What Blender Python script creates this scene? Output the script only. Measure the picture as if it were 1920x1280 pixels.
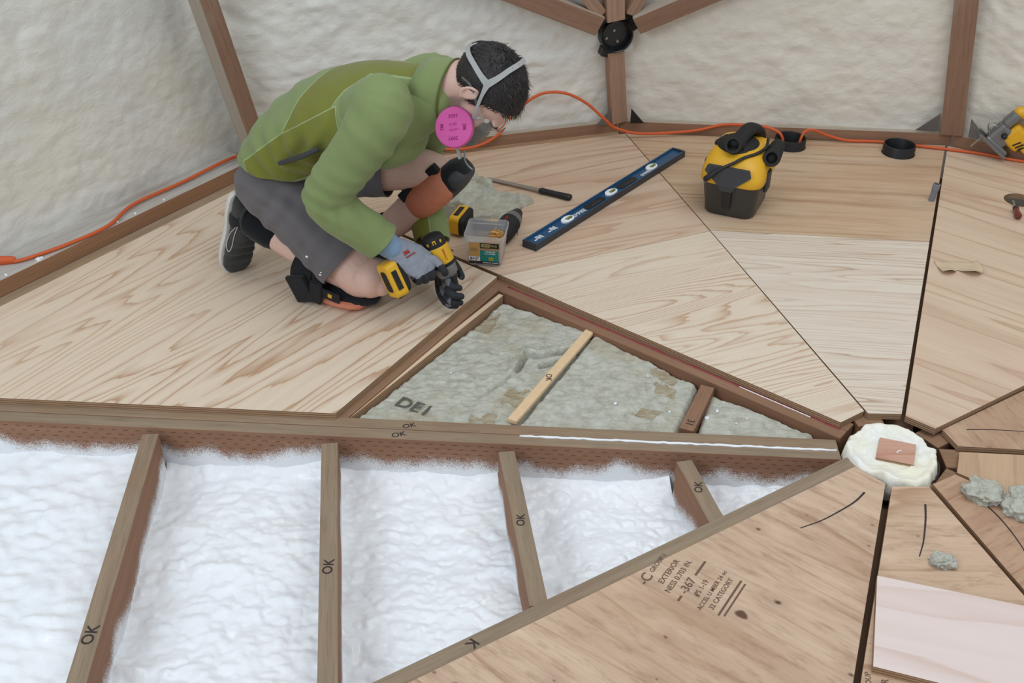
import bpy, bmesh, math, random
import numpy as np
from mathutils import Matrix, Vector, Euler
random.seed(7)
for o in list(bpy.data.objects): bpy.data.objects.remove(o)
SC = bpy.context.scene
COL = SC.collection
R = math.radians

# ------------------------------------------------------------------ camera
cam_d = bpy.data.cameras.new('camera'); cam = bpy.data.objects.new('camera', cam_d); COL.objects.link(cam)
cam_d.sensor_width = 36.0; cam_d.lens = 38.696; cam_d.clip_start = .05
_r = Vector((0.99994235, 0.0059053, 0.00896752)); _u = Vector((-0.01073727, 0.54989634, 0.83516389)); _f = _r.cross(_u)
cam.matrix_world = Matrix(((_r.x, _u.x, _f.x, -0.91979), (_r.y, _u.y, _f.y, -2.05638), (_r.z, _u.z, _f.z, 1.63979), (0, 0, 0, 1)))
SC.camera = cam
# ------------------------------------------------------------------ world + lights + exposure
W = bpy.data.worlds.new('world'); SC.world = W; W.use_nodes = True
bg = W.node_tree.nodes['Background']; bg.inputs[0].default_value = (0.865, 0.95, 1.04, 1); bg.inputs[1].default_value = 0.64
def area(name, loc, target, size, power, color):
    l = bpy.data.lights.new(name, 'AREA'); l.shape = 'RECTANGLE'; l.size, l.size_y = size; l.energy = power; l.color = color
    o = bpy.data.objects.new(name, l); COL.objects.link(o); o.location = loc
    o.rotation_euler = (Vector(target) - Vector(loc)).to_track_quat('-Z', 'Y').to_euler()
    return o
area('daylight_opening', (-3.2, -2.6, 2.6), (-.9, .6, 0), (2.0, 1.6), 66, (0.84, 0.94, 1.04))
area('overhead_fill', (0.3, -.2, 3.2), (-.2, .9, 0), (2.2, 2.2), 46, (0.95, 0.98, 1.0))  # added soft fill lamp overhead, not an actual roof opening
SC.view_settings.view_transform = 'Standard'; SC.view_settings.look = 'None'
SC.view_settings.gamma = 1.0; SC.view_settings.use_curve_mapping = False; SC.view_settings.exposure = -0.16

# ------------------------------------------------------------------ helpers: numbers
def h3(i, j, k, s):
    n = (i.astype(np.int64) * 374761393 + j.astype(np.int64) * 668265263 + k.astype(np.int64) * 2147483647 + s * 974711) & 0xffffffff
    n = ((n ^ (n >> 13)) * 1274126177) & 0xffffffff
    n = (n ^ (n >> 16)) & 0xffffffff
    return n / 4294967295.0
def vn(P, scale=1.0, seed=0):
    """smooth value noise in -1..1 at points P (n,3)"""
    P = np.asarray(P, float) * scale; I = np.floor(P).astype(np.int64); F = P - I; F = F * F * (3 - 2 * F)
    out = 0
    for a in (0, 1):
        for b in (0, 1):
            for c in (0, 1):
                w = (F[:, 0] if a else 1 - F[:, 0]) * (F[:, 1] if b else 1 - F[:, 1]) * (F[:, 2] if c else 1 - F[:, 2])
                out = out + w * h3(I[:, 0] + a, I[:, 1] + b, I[:, 2] + c, seed)
    return out * 2 - 1
def fbm(P, scale, oct=3, seed=0):
    t = 0; a = 1.0
    for i in range(oct):
        t = t + a * vn(P, scale * 2 ** i, seed + i * 17); a *= .5
    return t
def vv(*a): return Vector(a)
def catmull(pts, n):
    pts = [np.array(p, float) for p in pts]; out = []
    P = [2 * pts[0] - pts[1]] + pts + [2 * pts[-1] - pts[-2]]
    for i in range(1, len(P) - 2):
        for k in range(n):
            t = k / n; a, b, c, d = P[i - 1:i + 3]
            out.append(.5 * (2 * b + (c - a) * t + (2 * a - 5 * b + 4 * c - d) * t * t + (3 * b - a - 3 * c + d) * t ** 3))
    out.append(pts[-1]); return out

# ------------------------------------------------------------------ helpers: objects
def tag(o, label=None, cat=None, group=None, kind=None):
    if label: o['label'] = label
    if cat: o['category'] = cat
    if group: o['group'] = group
    if kind: o['kind'] = kind
    return o
def empty(name, loc=(0, 0, 0), rz=0.0, mtx=None):
    o = bpy.data.objects.new(name, None); COL.objects.link(o); o.empty_display_size = .05
    if mtx is not None: o.matrix_world = mtx
    else: o.location = loc; o.rotation_euler = (0, 0, rz)
    return o
def link_mesh(name, me, m, parent=None, loc=None, rz=None, mtx=None, smooth=False):
    o = bpy.data.objects.new(name, me); COL.objects.link(o)
    for x in (m if isinstance(m, (list, tuple)) else [m]): me.materials.append(x)
    if smooth:
        for p in me.polygons: p.use_smooth = True
    if parent: o.parent = parent
    if mtx is not None: o.matrix_local = mtx
    if loc is not None: o.location = loc
    if rz is not None: o.rotation_euler = (0, 0, rz)
    return o
class MB:
    """collects shapes, built as ONE mesh object"""
    def __init__(s): s.bm = bmesh.new()
    def box(s, c, size, rot=None, bev=0.0, seg=2):
        t = bmesh.new(); bmesh.ops.create_cube(t, size=1.0)
        bmesh.ops.scale(t, vec=size, verts=t.verts)
        if bev: bmesh.ops.bevel(t, geom=t.edges[:], offset=bev, segments=seg, affect='EDGES', profile=.5)
        M = Matrix.Translation(c)
        if rot is not None: M = M @ (rot.to_matrix().to_4x4() if isinstance(rot, Euler) else rot.to_4x4())
        bmesh.ops.transform(t, matrix=M, verts=t.verts); s.add(t); return s
    def add(s, t):
        me = bpy.data.meshes.new('t'); t.to_mesh(me); t.free(); s.bm.from_mesh(me); bpy.data.meshes.remove(me)
    def rings(s, rings, cap=True, closed=True):
        bm = s.bm; V = [[bm.verts.new(tuple(p)) for p in r] for r in rings]; n = len(V[0])
        for a, b in zip(V[:-1], V[1:]):
            for i in range(n if closed else n - 1):
                j = (i + 1) % n
                try: bm.faces.new((a[i], a[j], b[j], b[i]))
                except ValueError: pass
        if cap:
            try: bm.faces.new(V[0][::-1]); bm.faces.new(V[-1])
            except ValueError: pass
        return s
    def tube(s, pts, rad, side=None, n=14, sub=1, round_end=True):
        """rad: number, (a,b) or list of those per point; a along `side`, b across"""
        k = len(pts); rr = rad if isinstance(rad, list) else [rad] * k
        rr = [(x, x) if not isinstance(x, (tuple, list)) else x for x in rr]
        if sub > 1:
            P = catmull(pts, sub); Q = catmull([(a, b, 0) for a, b in rr], sub); rr = [(q[0], q[1]) for q in Q]
        else: P = [np.array(p, float) for p in pts]
        m = len(P); T = []
        for i in range(m):
            t = P[min(i + 1, m - 1)] - P[max(i - 1, 0)]; T.append(t / (np.linalg.norm(t) + 1e-12))
        ref = np.array(side if side is not None else ((0, 0, 1) if abs(T[0][2]) < .9 else (1, 0, 0)), float)
        rs = []
        def ring(c, sd, up, a, b): return [c + math.cos(2 * math.pi * i / n) * a * sd + math.sin(2 * math.pi * i / n) * b * up for i in range(n)]
        fr = []
        for i in range(m):
            sd = ref - T[i] * (ref @ T[i]); sd /= np.linalg.norm(sd) + 1e-12
            if side is None: ref = sd
            fr.append((sd, np.cross(T[i], sd)))
        def ends(i, sgn):
            a, b = rr[i]; h = min(a, b)
            return [ring(P[i] + sgn * T[i] * h * math.sin(x), *fr[i], a * math.cos(x), b * math.cos(x)) for x in (R(30), R(58), R(80))]
        if round_end: rs += ends(0, -1)[::-1]
        for i in range(m): rs.append(ring(P[i], *fr[i], *rr[i]))
        if round_end: rs += ends(m - 1, 1)
        return s.rings(rs)
    def ell(s, c, r, rot=None, u=24, v=14):
        t = bmesh.new(); bmesh.ops.create_uvsphere(t, u_segments=u, v_segments=v, radius=1.0)
        M = Matrix.Translation(c) @ (rot.to_4x4() if rot is not None else Matrix.Identity(4)) @ Matrix.Diagonal((*r, 1))
        bmesh.ops.transform(t, matrix=M, verts=t.verts); s.add(t); return s
    def lathe(s, prof, n=32, mtx=None, cap=False):
        rs = [[Vector((r * math.cos(2 * math.pi * i / n), r * math.sin(2 * math.pi * i / n), z)) for i in range(n)] for r, z in prof]
        if mtx is not None: rs = [[mtx @ p for p in r] for r in rs]
        return s.rings(rs, cap=cap)
    def prism(s, poly, z0, z1, bev=0.0):
        t = bmesh.new(); a = [t.verts.new((x, y, z0)) for x, y in poly]; b = [t.verts.new((x, y, z1)) for x, y in poly]; n = len(a)
        t.faces.new(a[::-1]); t.faces.new(b)
        for i in range(n): t.faces.new((a[i], a[(i + 1) % n], b[(i + 1) % n], b[i]))
        bmesh.ops.recalc_face_normals(t, faces=t.faces[:])
        if bev: bmesh.ops.bevel(t, geom=t.edges[:], offset=bev, segments=2, affect='EDGES', profile=.5)
        s.add(t); return s
    def xf(s, M): bmesh.ops.transform(s.bm, matrix=M, verts=s.bm.verts); return s
    def mesh(s, name, recalc=True):
        if recalc: bmesh.ops.recalc_face_normals(s.bm, faces=s.bm.faces[:])
        me = bpy.data.meshes.new(name); s.bm.to_mesh(me); s.bm.free(); return me
    def build(s, name, m, parent=None, loc=None, rz=None, mtx=None, smooth=False, angle=None):
        o = link_mesh(name, s.mesh(name), m, parent, loc, rz, mtx, smooth or angle is not None)
        if angle is not None: sharp(o.data, angle)
        return o
def sharp(me, deg):
    bm = bmesh.new(); bm.from_mesh(me)
    for e in bm.edges:
        e.smooth = not (len(e.link_faces) == 2 and e.calc_face_angle(0) > R(deg))
    bm.to_mesh(me); bm.free()
def apply_mods(o):
    bpy.context.view_layer.update()
    dg = bpy.context.evaluated_depsgraph_get(); me = bpy.data.meshes.new_from_object(o.evaluated_get(dg))
    old = o.data; o.modifiers.clear(); o.data = me; bpy.data.meshes.remove(old); return o
def remesh(me, voxel, smooth=6, fac=.5):
    o = bpy.data.objects.new('tmp', me); COL.objects.link(o)
    m = o.modifiers.new('r', 'REMESH'); m.mode = 'VOXEL'; m.voxel_size = voxel
    if smooth:
        m = o.modifiers.new('s', 'SMOOTH'); m.iterations = smooth; m.factor = fac
    apply_mods(o); me = o.data; bpy.data.objects.remove(o); return me
def verts_np(me):
    a = np.empty(len(me.vertices) * 3); me.vertices.foreach_get('co', a); return a.reshape(-1, 3)
def normals_np(me):
    a = np.empty(len(me.vertices) * 3); me.vertices.foreach_get('normal', a); return a.reshape(-1, 3)
def set_verts(me, V): me.vertices.foreach_set('co', np.asarray(V, float).ravel()); me.update()
def attr(me, name, vals):
    a = me.attributes.new(name, 'FLOAT', 'POINT'); a.data.foreach_set('value', np.asarray(vals, np.float32))
def cut(me, co, no, center=None, rad=9):
    bm = bmesh.new(); bm.from_mesh(me); c = Vector(center if center else co)
    vs = [v for v in bm.verts if (v.co - c).length < rad]; S = set(vs)
    es = [e for e in bm.edges if e.verts[0] in S and e.verts[1] in S]; fs = [f for f in bm.faces if all(v in S for v in f.verts)]
    bmesh.ops.bisect_plane(bm, geom=vs + es + fs, plane_co=co, plane_no=no, clear_outer=True)
    bm.to_mesh(me); bm.free(); return me
def solidify(o, th, off=-1):
    m = o.modifiers.new('sol', 'SOLIDIFY'); m.thickness = th; m.offset = off; apply_mods(o)
    for p in o.data.polygons: p.use_smooth = True
    return o
def text_mb(lines, ext=.00015, bold=.012):
    """lines: (string, size, x, y, rot) -> MB with flat lettering in the xy plane"""
    mb = MB()
    for (tx, size, x, y, rot) in lines:
        cu = bpy.data.curves.new('t', 'FONT'); cu.body = tx; cu.size = size; cu.extrude = ext; cu.align_x = 'CENTER'; cu.align_y = 'CENTER'; cu.resolution_u = 3; cu.offset = size * bold
        o = bpy.data.objects.new('t', cu); COL.objects.link(o); bpy.context.view_layer.update()
        me = bpy.data.meshes.new_from_object(o.evaluated_get(bpy.context.evaluated_depsgraph_get()))
        me.transform(Matrix.Translation((x, y, 0)) @ Matrix.Rotation(rot, 4, 'Z')); mb.bm.from_mesh(me)
        bpy.data.objects.remove(o); bpy.data.curves.remove(cu); bpy.data.meshes.remove(me)
    return mb
def basis(x, z=None, y=None, loc=(0, 0, 0)):
    """4x4 with local x along `x` and local z near `z`"""
    X = Vector(x).normalized(); Z = Vector(z); Z = (Z - X * Z.dot(X)).normalized(); Y = Z.cross(X)
    return Matrix(((X.x, Y.x, Z.x, loc[0]), (X.y, Y.y, Z.y, loc[1]), (X.z, Y.z, Z.z, loc[2]), (0, 0, 0, 1)))

# ------------------------------------------------------------------ helpers: materials
def lin(r, g, b): return tuple(((c / 255) / 12.92 if c / 255 <= .04045 else ((c / 255 + .055) / 1.055) ** 2.4) for c in (r, g, b)) + (1,)
class NT:
    def __init__(s, name):
        s.m = bpy.data.materials.new(name); s.m.use_nodes = True; s.t = s.m.node_tree; s.p = s.t.nodes['Principled BSDF']
    def n(s, typ, out=0, props=None, **ins):
        nd = s.t.nodes.new(typ)
        for k, v in (props or {}).items(): setattr(nd, k, v)
        for k, v in ins.items():
            key = int(k[1:]) if k[0] == 'i' and k[1:].isdigit() else k.replace('_', ' ')
            s.set(nd.inputs[key], v)
        return nd.outputs[out]
    def set(s, sock, v):
        if isinstance(v, bpy.types.NodeSocket): s.t.links.new(v, sock)
        else: sock.default_value = v
    def math(s, op, a, b=0.0, c=0.0, clamp=False):
        return s.n('ShaderNodeMath', props={'operation': op, 'use_clamp': clamp}, i0=a, i1=b, i2=c)
    def mix(s, f, a, b):
        nd = s.t.nodes.new('ShaderNodeMix'); nd.data_type = 'RGBA'
        s.set(nd.inputs[0], f); s.set(nd.inputs[6], a); s.set(nd.inputs[7], b); return nd.outputs[2]
    def ramp(s, f, stops, interp='LINEAR'):
        nd = s.t.nodes.new('ShaderNodeValToRGB'); nd.color_ramp.interpolation = interp; e = nd.color_ramp.elements
        while len(e) < len(stops): e.new(.5)
        for x, (p, c) in zip(e, stops): x.position = p; x.color = c if not isinstance(c, (int, float)) else (c, c, c, 1)
        s.set(nd.inputs[0], f); return nd.outputs[0]
    def obj(s): return s.n('ShaderNodeTexCoord', out=3)
    def map(s, v, loc=(0, 0, 0), scale=(1, 1, 1), rot=(0, 0, 0)): return s.n('ShaderNodeMapping', Vector=v, Location=loc, Scale=scale, Rotation=rot)
    def noise(s, v, scale, detail=2.0, rough=.5, dist=0.0, out=0): return s.n('ShaderNodeTexNoise', out=out, Vector=v, Scale=scale, Detail=detail, Roughness=rough, Distortion=dist)
    def sep(s, v):
        nd = s.t.nodes.new('ShaderNodeSeparateXYZ'); s.set(nd.inputs[0], v); return nd.outputs
    def bump(s, h, strength=.3, dist=.01): s.t.links.new(s.n('ShaderNodeBump', Strength=strength, Distance=dist, Height=h), s.p.inputs['Normal'])
    def base(s, c, rough=.6, spec=.4):
        s.set(s.p.inputs['Base Color'], c); s.set(s.p.inputs['Roughness'], rough); s.set(s.p.inputs['Specular IOR Level'], spec); return s.m
def plain(name, rgb, rough=.55, spec=.4, var=.08, scale=40, metal=0.0, bump=0.0):
    N = NT(name); c = lin(*rgb); f = N.noise(N.obj(), scale, 3)
    d = tuple(x * (1 - var) for x in c[:3]) + (1,); l = tuple(min(1, x * (1 + var)) for x in c[:3]) + (1,)
    N.base(N.mix(f, d, l), rough, spec); N.p.inputs['Metallic'].default_value = metal
    if bump: N.bump(N.noise(N.obj(), scale * 3, 3), bump, .003)
    return N.m
def ply(name, seed, light, dark, freq=13, edge=.45, streak=.10, blotch=None, knots=0.0, ysc=6.5, xs=.55, soft=.12):
    """rotary-cut veneer: cathedral grain along local x, laminated edges"""
    N = NT(name); o = N.obj(); p = N.map(o, loc=(seed * 3.7, seed * 1.9, seed * .7))
    q = N.map(p, scale=(xs, ysc, 1))
    nz = N.math('ADD', N.noise(q, 1.0, 1.4, .40, .2), N.math('MULTIPLY', N.noise(N.map(p, scale=(5, 46, 1)), 1.0, 2, .6), .035))
    fr = N.math('FRACT', N.math('MULTIPLY', nz, freq))
    band = N.ramp(fr, [(0, 0.10), (edge, 0.0), (edge + soft + .16, .35), (.95, 1.0), (1.0, .10)])
    patch = N.noise(N.map(p, scale=(1.2, 3.2, 1)), 1.0, 2)
    band = N.math('MULTIPLY', band, N.ramp(patch, [(.3, .35), (.62, 1.0)]))
    fib = N.noise(N.map(p, scale=(9, 260, 1)), 1.0, 2, .6)
    mid = N.noise(N.map(p, scale=(2.5, 40, 1)), 1.0, 3, .6)
    c = N.mix(band, light, dark)
    c = N.mix(N.math('MULTIPLY', N.ramp(mid, [(.45, 0.0), (.8, 1.0)]), streak * 3), c, dark)
    c = N.mix(N.math('MULTIPLY', N.ramp(fib, [(.45, 0.0), (.85, 1.0)]), streak * 2), c, tuple(x * .6 for x in dark[:3]) + (1,))
    if blotch:
        c = N.mix(N.math('MULTIPLY', N.ramp(N.noise(N.map(p, scale=(2.2, 6, 1)), 1.0, 3), [(.48, 0.0), (.68, 1.0)]), blotch[1]), c, blotch[0])
    if knots:
        kv = N.map(p, scale=(6.0, 8.5, 1))
        d = N.n('ShaderNodeTexVoronoi', props={'feature': 'F1', 'voronoi_dimensions': '2D'}, Vector=kv, Scale=1.0, Randomness=1.0)
        cell = N.n('ShaderNodeTexVoronoi', out=1, props={'feature': 'F1', 'voronoi_dimensions': '2D'}, Vector=kv, Scale=1.0, Randomness=1.0)
        sz = N.math('MULTIPLY', N.math('POWER', N.sep(cell)[0], 2.5), .085)
        d2 = N.math('ADD', d, N.math('MULTIPLY', N.noise(p, 90, 2), .06))
        k = N.math('MULTIPLY', N.math('SUBTRACT', 1.0, N.n('ShaderNodeMapRange', i0=d2, i1=N.math('ADD', sz, .020), i2=N.math('ADD', sz, .060))), knots)
        halo = N.math('MULTIPLY', N.math('SUBTRACT', 1.0, N.n('ShaderNodeMapRange', i0=d2, i1=.05, i2=.32)), .35)
        mt = N.noise(N.map(p, scale=(16, 62, 1)), 1.0, 4, .65)
        c = N.mix(N.math('MULTIPLY', N.ramp(mt, [(.50, 0.), (.72, 1.)]), .55), c, tuple(x * .72 for x in dark[:3]) + (1,))
        mt2 = N.noise(N.map(p, loc=(3, 1, 0), scale=(5, 14, 1)), 1.0, 3, .6)
        c = N.mix(N.math('MULTIPLY', N.ramp(mt2, [(.55, 0.), (.75, 1.)]), .55), c, tuple(min(1, x * 1.18) for x in light[:3]) + (1,))
        c = N.mix(N.math('MULTIPLY', halo, N.math('GREATER_THAN', N.sep(cell)[1], .35)), c, tuple(x * .75 for x in dark[:3]) + (1,))
        c = N.mix(N.math('MULTIPLY', k, N.math('GREATER_THAN', N.sep(cell)[1], .35)), c, lin(92, 62, 46))
    # laminated edge
    s = N.sep(o); g = N.sep(N.n('ShaderNodeTexCoord', out=1))
    lam = N.ramp(N.math('FRACT', N.math('MULTIPLY', s[2], 1 / .0062)), [(.0, lin(176, 142, 110)), (.5, lin(200, 170, 136)), (.55, lin(128, 96, 72)), (.95, lin(140, 106, 80))])
    lam = N.mix(N.math('MULTIPLY', N.noise(N.map(o, scale=(30, 30, 200)), 1, 2), .6), lam, lin(120, 90, 66))
    c = N.mix(N.math('GREATER_THAN', N.math('ABSOLUTE', g[2]), .6), lam, c)
    N.base(c, .62, .3); N.bump(N.math('ADD', N.math('MULTIPLY', fib, .6), band), .08, .002)
    return N.m
def lumber(name, seed, top, side, spray=0.0, incise=False, ends=None, topmix=1.0):
    """sawn board along local x, z=0 at its top; spray = white overspray on the flanks"""
    N = NT(name); o = N.obj(); p = N.map(o, loc=(seed * 2.3, seed * 1.1, seed * .6)); s = N.sep(o); g = N.sep(N.n('ShaderNodeTexCoord', out=1))
    f1 = N.noise(N.map(p, scale=(2.2, 60, 60)), 1.0, 3, .6); f2 = N.noise(N.map(p, scale=(12, 300, 300)), 1.0, 2); bl = N.noise(N.map(p, scale=(3, 9, 9)), 1.0, 3)
    dk = lambda c, k: tuple(x * k for x in c[:3]) + (1,)
    ct = N.mix(f1, dk(top, .62), dk(top, 1.32)); ct = N.mix(N.math('MULTIPLY', N.ramp(bl, [(.5, 0.), (.75, 1.)]), .5), ct, dk(side, 1.0))
    ct = N.mix(N.math('MULTIPLY', N.ramp(f2, [(.52, 0.), (.7, 1.)]), .35), ct, dk(top, .4))
    cs = N.mix(f1, dk(side, .75), dk(side, 1.25)); cs = N.mix(N.math('MULTIPLY', N.ramp(f2, [(.5, 0.), (.75, 1.)]), .3), cs, dk(side, .55))
    if incise:
        row = N.math('DIVIDE', s[2], .0135); rf = N.math('FLOOR', row); xx = N.math('ADD', N.math('DIVIDE', s[0], .030), N.math('ADD', N.math('MULTIPLY', rf, .5), N.math('MULTIPLY', N.noise(p, 30, 1), .3)))
        dash = N.math('MULTIPLY', N.math('LESS_THAN', N.math('FRACT', xx), .38), N.math('LESS_THAN', N.math('FRACT', row), .17))
        cs = N.mix(N.math('MULTIPLY', dash, .75), cs, dk(side, .22))
    if spray:
        e = N.math('MULTIPLY', N.math('SUBTRACT', N.noise(N.map(o, loc=(seed, 0, 0), scale=(1, 0, 0)), 5.2, 2), .5), .15)
        hgt = N.math('ADD', N.math('MULTIPLY', s[2], -1.0), e)
        den = N.n('ShaderNodeMapRange', i0=hgt, i1=spray, i2=spray + .075)
        sp = N.math('ADD', N.math('MULTIPLY', N.noise(o, 420, 2, .7), 1.1), N.math('MULTIPLY', N.noise(o, 60, 2), .25))
        wm = N.n('ShaderNodeMapRange', i0=N.math('SUBTRACT', N.math('ADD', N.math('MULTIPLY', den, .9), sp), .90), i1=.0, i2=.36)
        cs = N.mix(N.math('MULTIPLY', wm, .93), cs, lin(236, 238, 240))
    c = N.mix(N.math('GREATER_THAN', g[2], .6), cs, ct)
    c = N.mix(N.math('GREATER_THAN', N.math('ABSOLUTE', g[0]), .7), c, ends or dk(side, .8))
    N.base(c, .75, .2); N.bump(f1, .12, .003); return N.m
def foam(name, rgb, rgb2, scale, strength, rough=.4, spec=.45, dist=.02, stretch=(1, 1, 1)):
    N = NT(name); o = N.map(N.obj(), scale=stretch); a = N.noise(o, scale, 4, .55, .6); b = N.noise(o, scale * 4, 3)
    v = N.n('ShaderNodeTexVoronoi', props={'feature': 'SMOOTH_F1'}, Vector=o, Scale=scale * 1.6)
    N.base(N.mix(N.ramp(N.noise(o, scale * .18, 2), [(.35, 0.), (.7, 1.)]), lin(*rgb), lin(*rgb2)), rough, spec)
    N.bump(N.math('ADD', N.math('ADD', a, N.math('MULTIPLY', b, .25)), N.math('MULTIPLY', v, -.5)), strength, dist)
    N.p.inputs['Subsurface Weight'].default_value = 0.0
    return N.m

# ================================================================== SETTING
T = .018
A0 = 3.08509154
def rdir(k): a = A0 - k * math.pi / 5; return Vector((math.cos(a), math.sin(a), 0))
def rp(k, r, off=0.0):
    """point on floor seam k at radius r, shifted sideways (positive = towards seam k+1)"""
    d = rdir(k); n = Vector((d.y, -d.x, 0)); p = d * r + n * off; return (p.x, p.y)

LT, DK = lin(227, 207, 184), lin(201, 164, 130)
M_ply_man = ply('ply_man', 1.3, LT, lin(186, 148, 116), freq=17, edge=.50, ysc=6.0, xs=.55, streak=.06)
M_ply_12o = ply('ply_12o', 2.9, lin(215, 189, 163), lin(180, 142, 114), freq=10, edge=.40, ysc=7, xs=.6, streak=.12, blotch=(lin(196, 156, 130), .45))
M_ply_12i = ply('ply_12i', 4.1, lin(225, 208, 186), lin(190, 154, 124), freq=24, edge=.46, ysc=8, xs=.7, streak=.07)
M_ply_23o = ply('ply_23o', 5.7, lin(206, 176, 144), lin(168, 130, 98), freq=5, edge=.5, ysc=10, xs=.35, streak=.2, blotch=(lin(214, 192, 168), .5))
M_ply_23i = ply('ply_23i', 6.2, lin(224, 210, 193), lin(184, 152, 124), freq=22, edge=.5, ysc=9, xs=.45, streak=.09)
M_ply_34 = ply('ply_34', 7.9, lin(217, 192, 166), lin(188, 154, 126), freq=7, edge=.5, ysc=6.5, xs=.4, streak=.1, blotch=(lin(204, 172, 150), .4))
M_ply_A = ply('ply_a', 8.4, lin(190, 158, 130), lin(158, 120, 92), freq=5, edge=.5, ysc=6, xs=.6, streak=.08, blotch=(lin(168, 126, 96), .5), knots=.3)
M_ply_B = ply('ply_b', 9.6, lin(200, 168, 136), lin(164, 126, 96), freq=5, edge=.5, ysc=6, xs=.6, streak=.08, blotch=(lin(218, 184, 150), .5))
M_ply_C = ply('ply_c', 3.3, lin(190, 154, 126), lin(156, 116, 90), freq=4, edge=.5, ysc=5, xs=.6, streak=.10, knots=.5)
M_ply_D = ply('ply_d', 5.1, lin(208, 178, 150), lin(174, 136, 106), freq=6, edge=.5, ysc=5, xs=.6, streak=.10, blotch=(lin(192, 158, 128), .4), knots=.6)
M_ply_E = ply('ply_e', 2.47, lin(210, 181, 154), lin(174, 136, 108), freq=7, edge=.55, ysc=6, xs=.5, streak=.16, blotch=(lin(188, 156, 128), .6), knots=.95)
M_ply_pale = ply('ply_pale', 1.9, lin(228, 210, 202), lin(216, 190, 178), freq=6, edge=.5, ysc=7, xs=.7, streak=.02)
M_strip = ply('ply_strip', 6.6, lin(226, 200, 170), lin(196, 158, 120), freq=8)
M_stick = plain('stick_wood', (226, 194, 154), .65, .3, .12, 60)
TOPG, SIDEB = lin(150, 130, 108), lin(146, 108, 84)
M_jl = [lumber('joist_lumber_%d' % i, i * 1.7 + .4, TOPG, SIDEB, spray=sp, incise=inc) for i, (sp, inc) in enumerate([(.036, True), (.062, False), (.058, False), (.058, False), (.05, False)])]
M_lum = lumber('lumber_plain', 9.1, lin(150, 118, 92), lin(138, 98, 74))
M_lum_t = lumber('lumber_grey', 4.4, lin(152, 130, 106), lin(138, 100, 76))
M_lum_r = lumber('lumber_reddish', 5.4, lin(146, 112, 88), lin(142, 104, 80))
M_strut = lumber('strut_wood', 7.7, lin(146, 114, 94), lin(172, 160, 146))
M_strut2 = lumber('strut_wood_pale', 8.7, lin(164, 132, 110), lin(160, 128, 106))
M_sill = lumber('sill_wood', 3.9, lin(190, 184, 176), lin(150, 112, 84))
M_sill_far = lumber('sill_wood_far', 2.9, lin(186, 174, 158), lin(150, 114, 90))
M_rim = lumber('rim_wood', 6.9, lin(168, 144, 116), lin(150, 120, 92))
M_rim_far = lumber('rim_wood_far', 1.2, lin(178, 146, 114), lin(150, 114, 86))
M_wallfoam = foam('wall_foam', (224, 223, 217), (228, 225, 213), 15, .17, .6, .3, .03, (1, 1, 1.5))
M_wallfoam_r = foam('wall_foam_warm', (223, 217, 207), (226, 221, 208), 15, .16, .6, .3, .03, (1, 1, 1.5))
M_pitfoam = foam('pit_foam', (243, 245, 247), (246, 247, 248), 26, .26, .30, .5, .012)
M_hubfoam = foam('hub_foam', (240, 239, 233), (238, 231, 204), 40, .45, .5, .4, .006)
M_black = plain('black_plastic', (26, 26, 28), .45, .5, .15)
M_blackg = plain('black_gloss', (18, 19, 22), .22, .6, .1)
M_ink = plain('black_ink', (62, 52, 50), .7, .2, .25, 300)
M_inkf = plain('faded_ink', (112, 88, 74), .75, .2, .2, 200)
M_white = plain('white_sealant', (238, 238, 240), .45, .5, .04)
M_red = plain('red_paint', (150, 62, 66), .6, .3, .2, 60)
M_steel = plain('steel', (168, 166, 162), .35, .5, .06, 30, .9)
M_galv = plain('galvanised', (120, 120, 120), .5, .5, .2, 60, .6)

def structure(o): o['kind'] = 'structure'; return o
# ground under the joists
structure(MB().box((-.4, .2, -.245), (9, 9, .05)).build('floor', plain('ground', (120, 108, 96), .9, .2, .15, 5)))

# ---- sprayed walls: each facet leans in and is lumpy
def wall(name, a, b, h, tilt, m, seed, setback, nx=150, nz=110, amp=.012, zmin=.03, ea=.16, eb=.16, sa=0.0, sb=0.0):
    a = Vector((*a, 0)); b = Vector((*b, 0)); d = (b - a).normalized(); a -= d * ea; b += d * eb; n = Vector((d.y, -d.x, 0))      # n points into the room
    if n.dot(-(a + b)) < 0: n = -n
    L = (b - a).length; upv = (Vector((0, 0, 1)) * math.cos(R(tilt)) + n * math.sin(R(tilt)))
    u, v = np.meshgrid(np.linspace(0, L, nx), np.linspace(zmin, h, nz)); P = np.stack([u.ravel(), v.ravel(), np.zeros(u.size)], 1)
    disp = amp * fbm(P * [1, 1.5, 1], 3.5, 3, seed) + amp * .55 * np.abs(fbm(P * [1, 1.6, 1], 12, 3, seed + 5)) + amp * .25 * fbm(P, 34, 2, seed + 9)
    lum = np.clip(fbm(P, 1.3, 2, seed + 3), 0, 1); disp += amp * 1.3 * lum * np.abs(fbm(P, 22, 2, seed + 4))
    uu = P[:, 0] / L; P = P.copy(); P[:, 0] = uu * (L + sb * P[:, 1]) + (1 - uu) * sa * P[:, 1]
    V = np.array(a)[None] + P[:, :1] * np.array(d) + P[:, 1:2] * np.array(upv) + (disp - setback)[:, None] * np.array(n)
    F = [(i * nx + j, i * nx + j + 1, (i + 1) * nx + j + 1, (i + 1) * nx + j) for i in range(nz - 1) for j in range(nx - 1)]
    me = bpy.data.meshes.new(name); me.from_pydata(V.tolist(), [], F); me.update()
    o = link_mesh(name, me, m, smooth=True); return structure(o)
V1, V2, V3, V4 = (-1.787, 1.478), (-.52, 1.885), (.71, 1.80), (1.70, 1.12)
VL = (-2.83, -.14)
wall('wall_left', VL, V1, 1.9, 9, M_wallfoam, 11, .180, 190, 150, .0070, eb=.085, sb=-.31)
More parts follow.
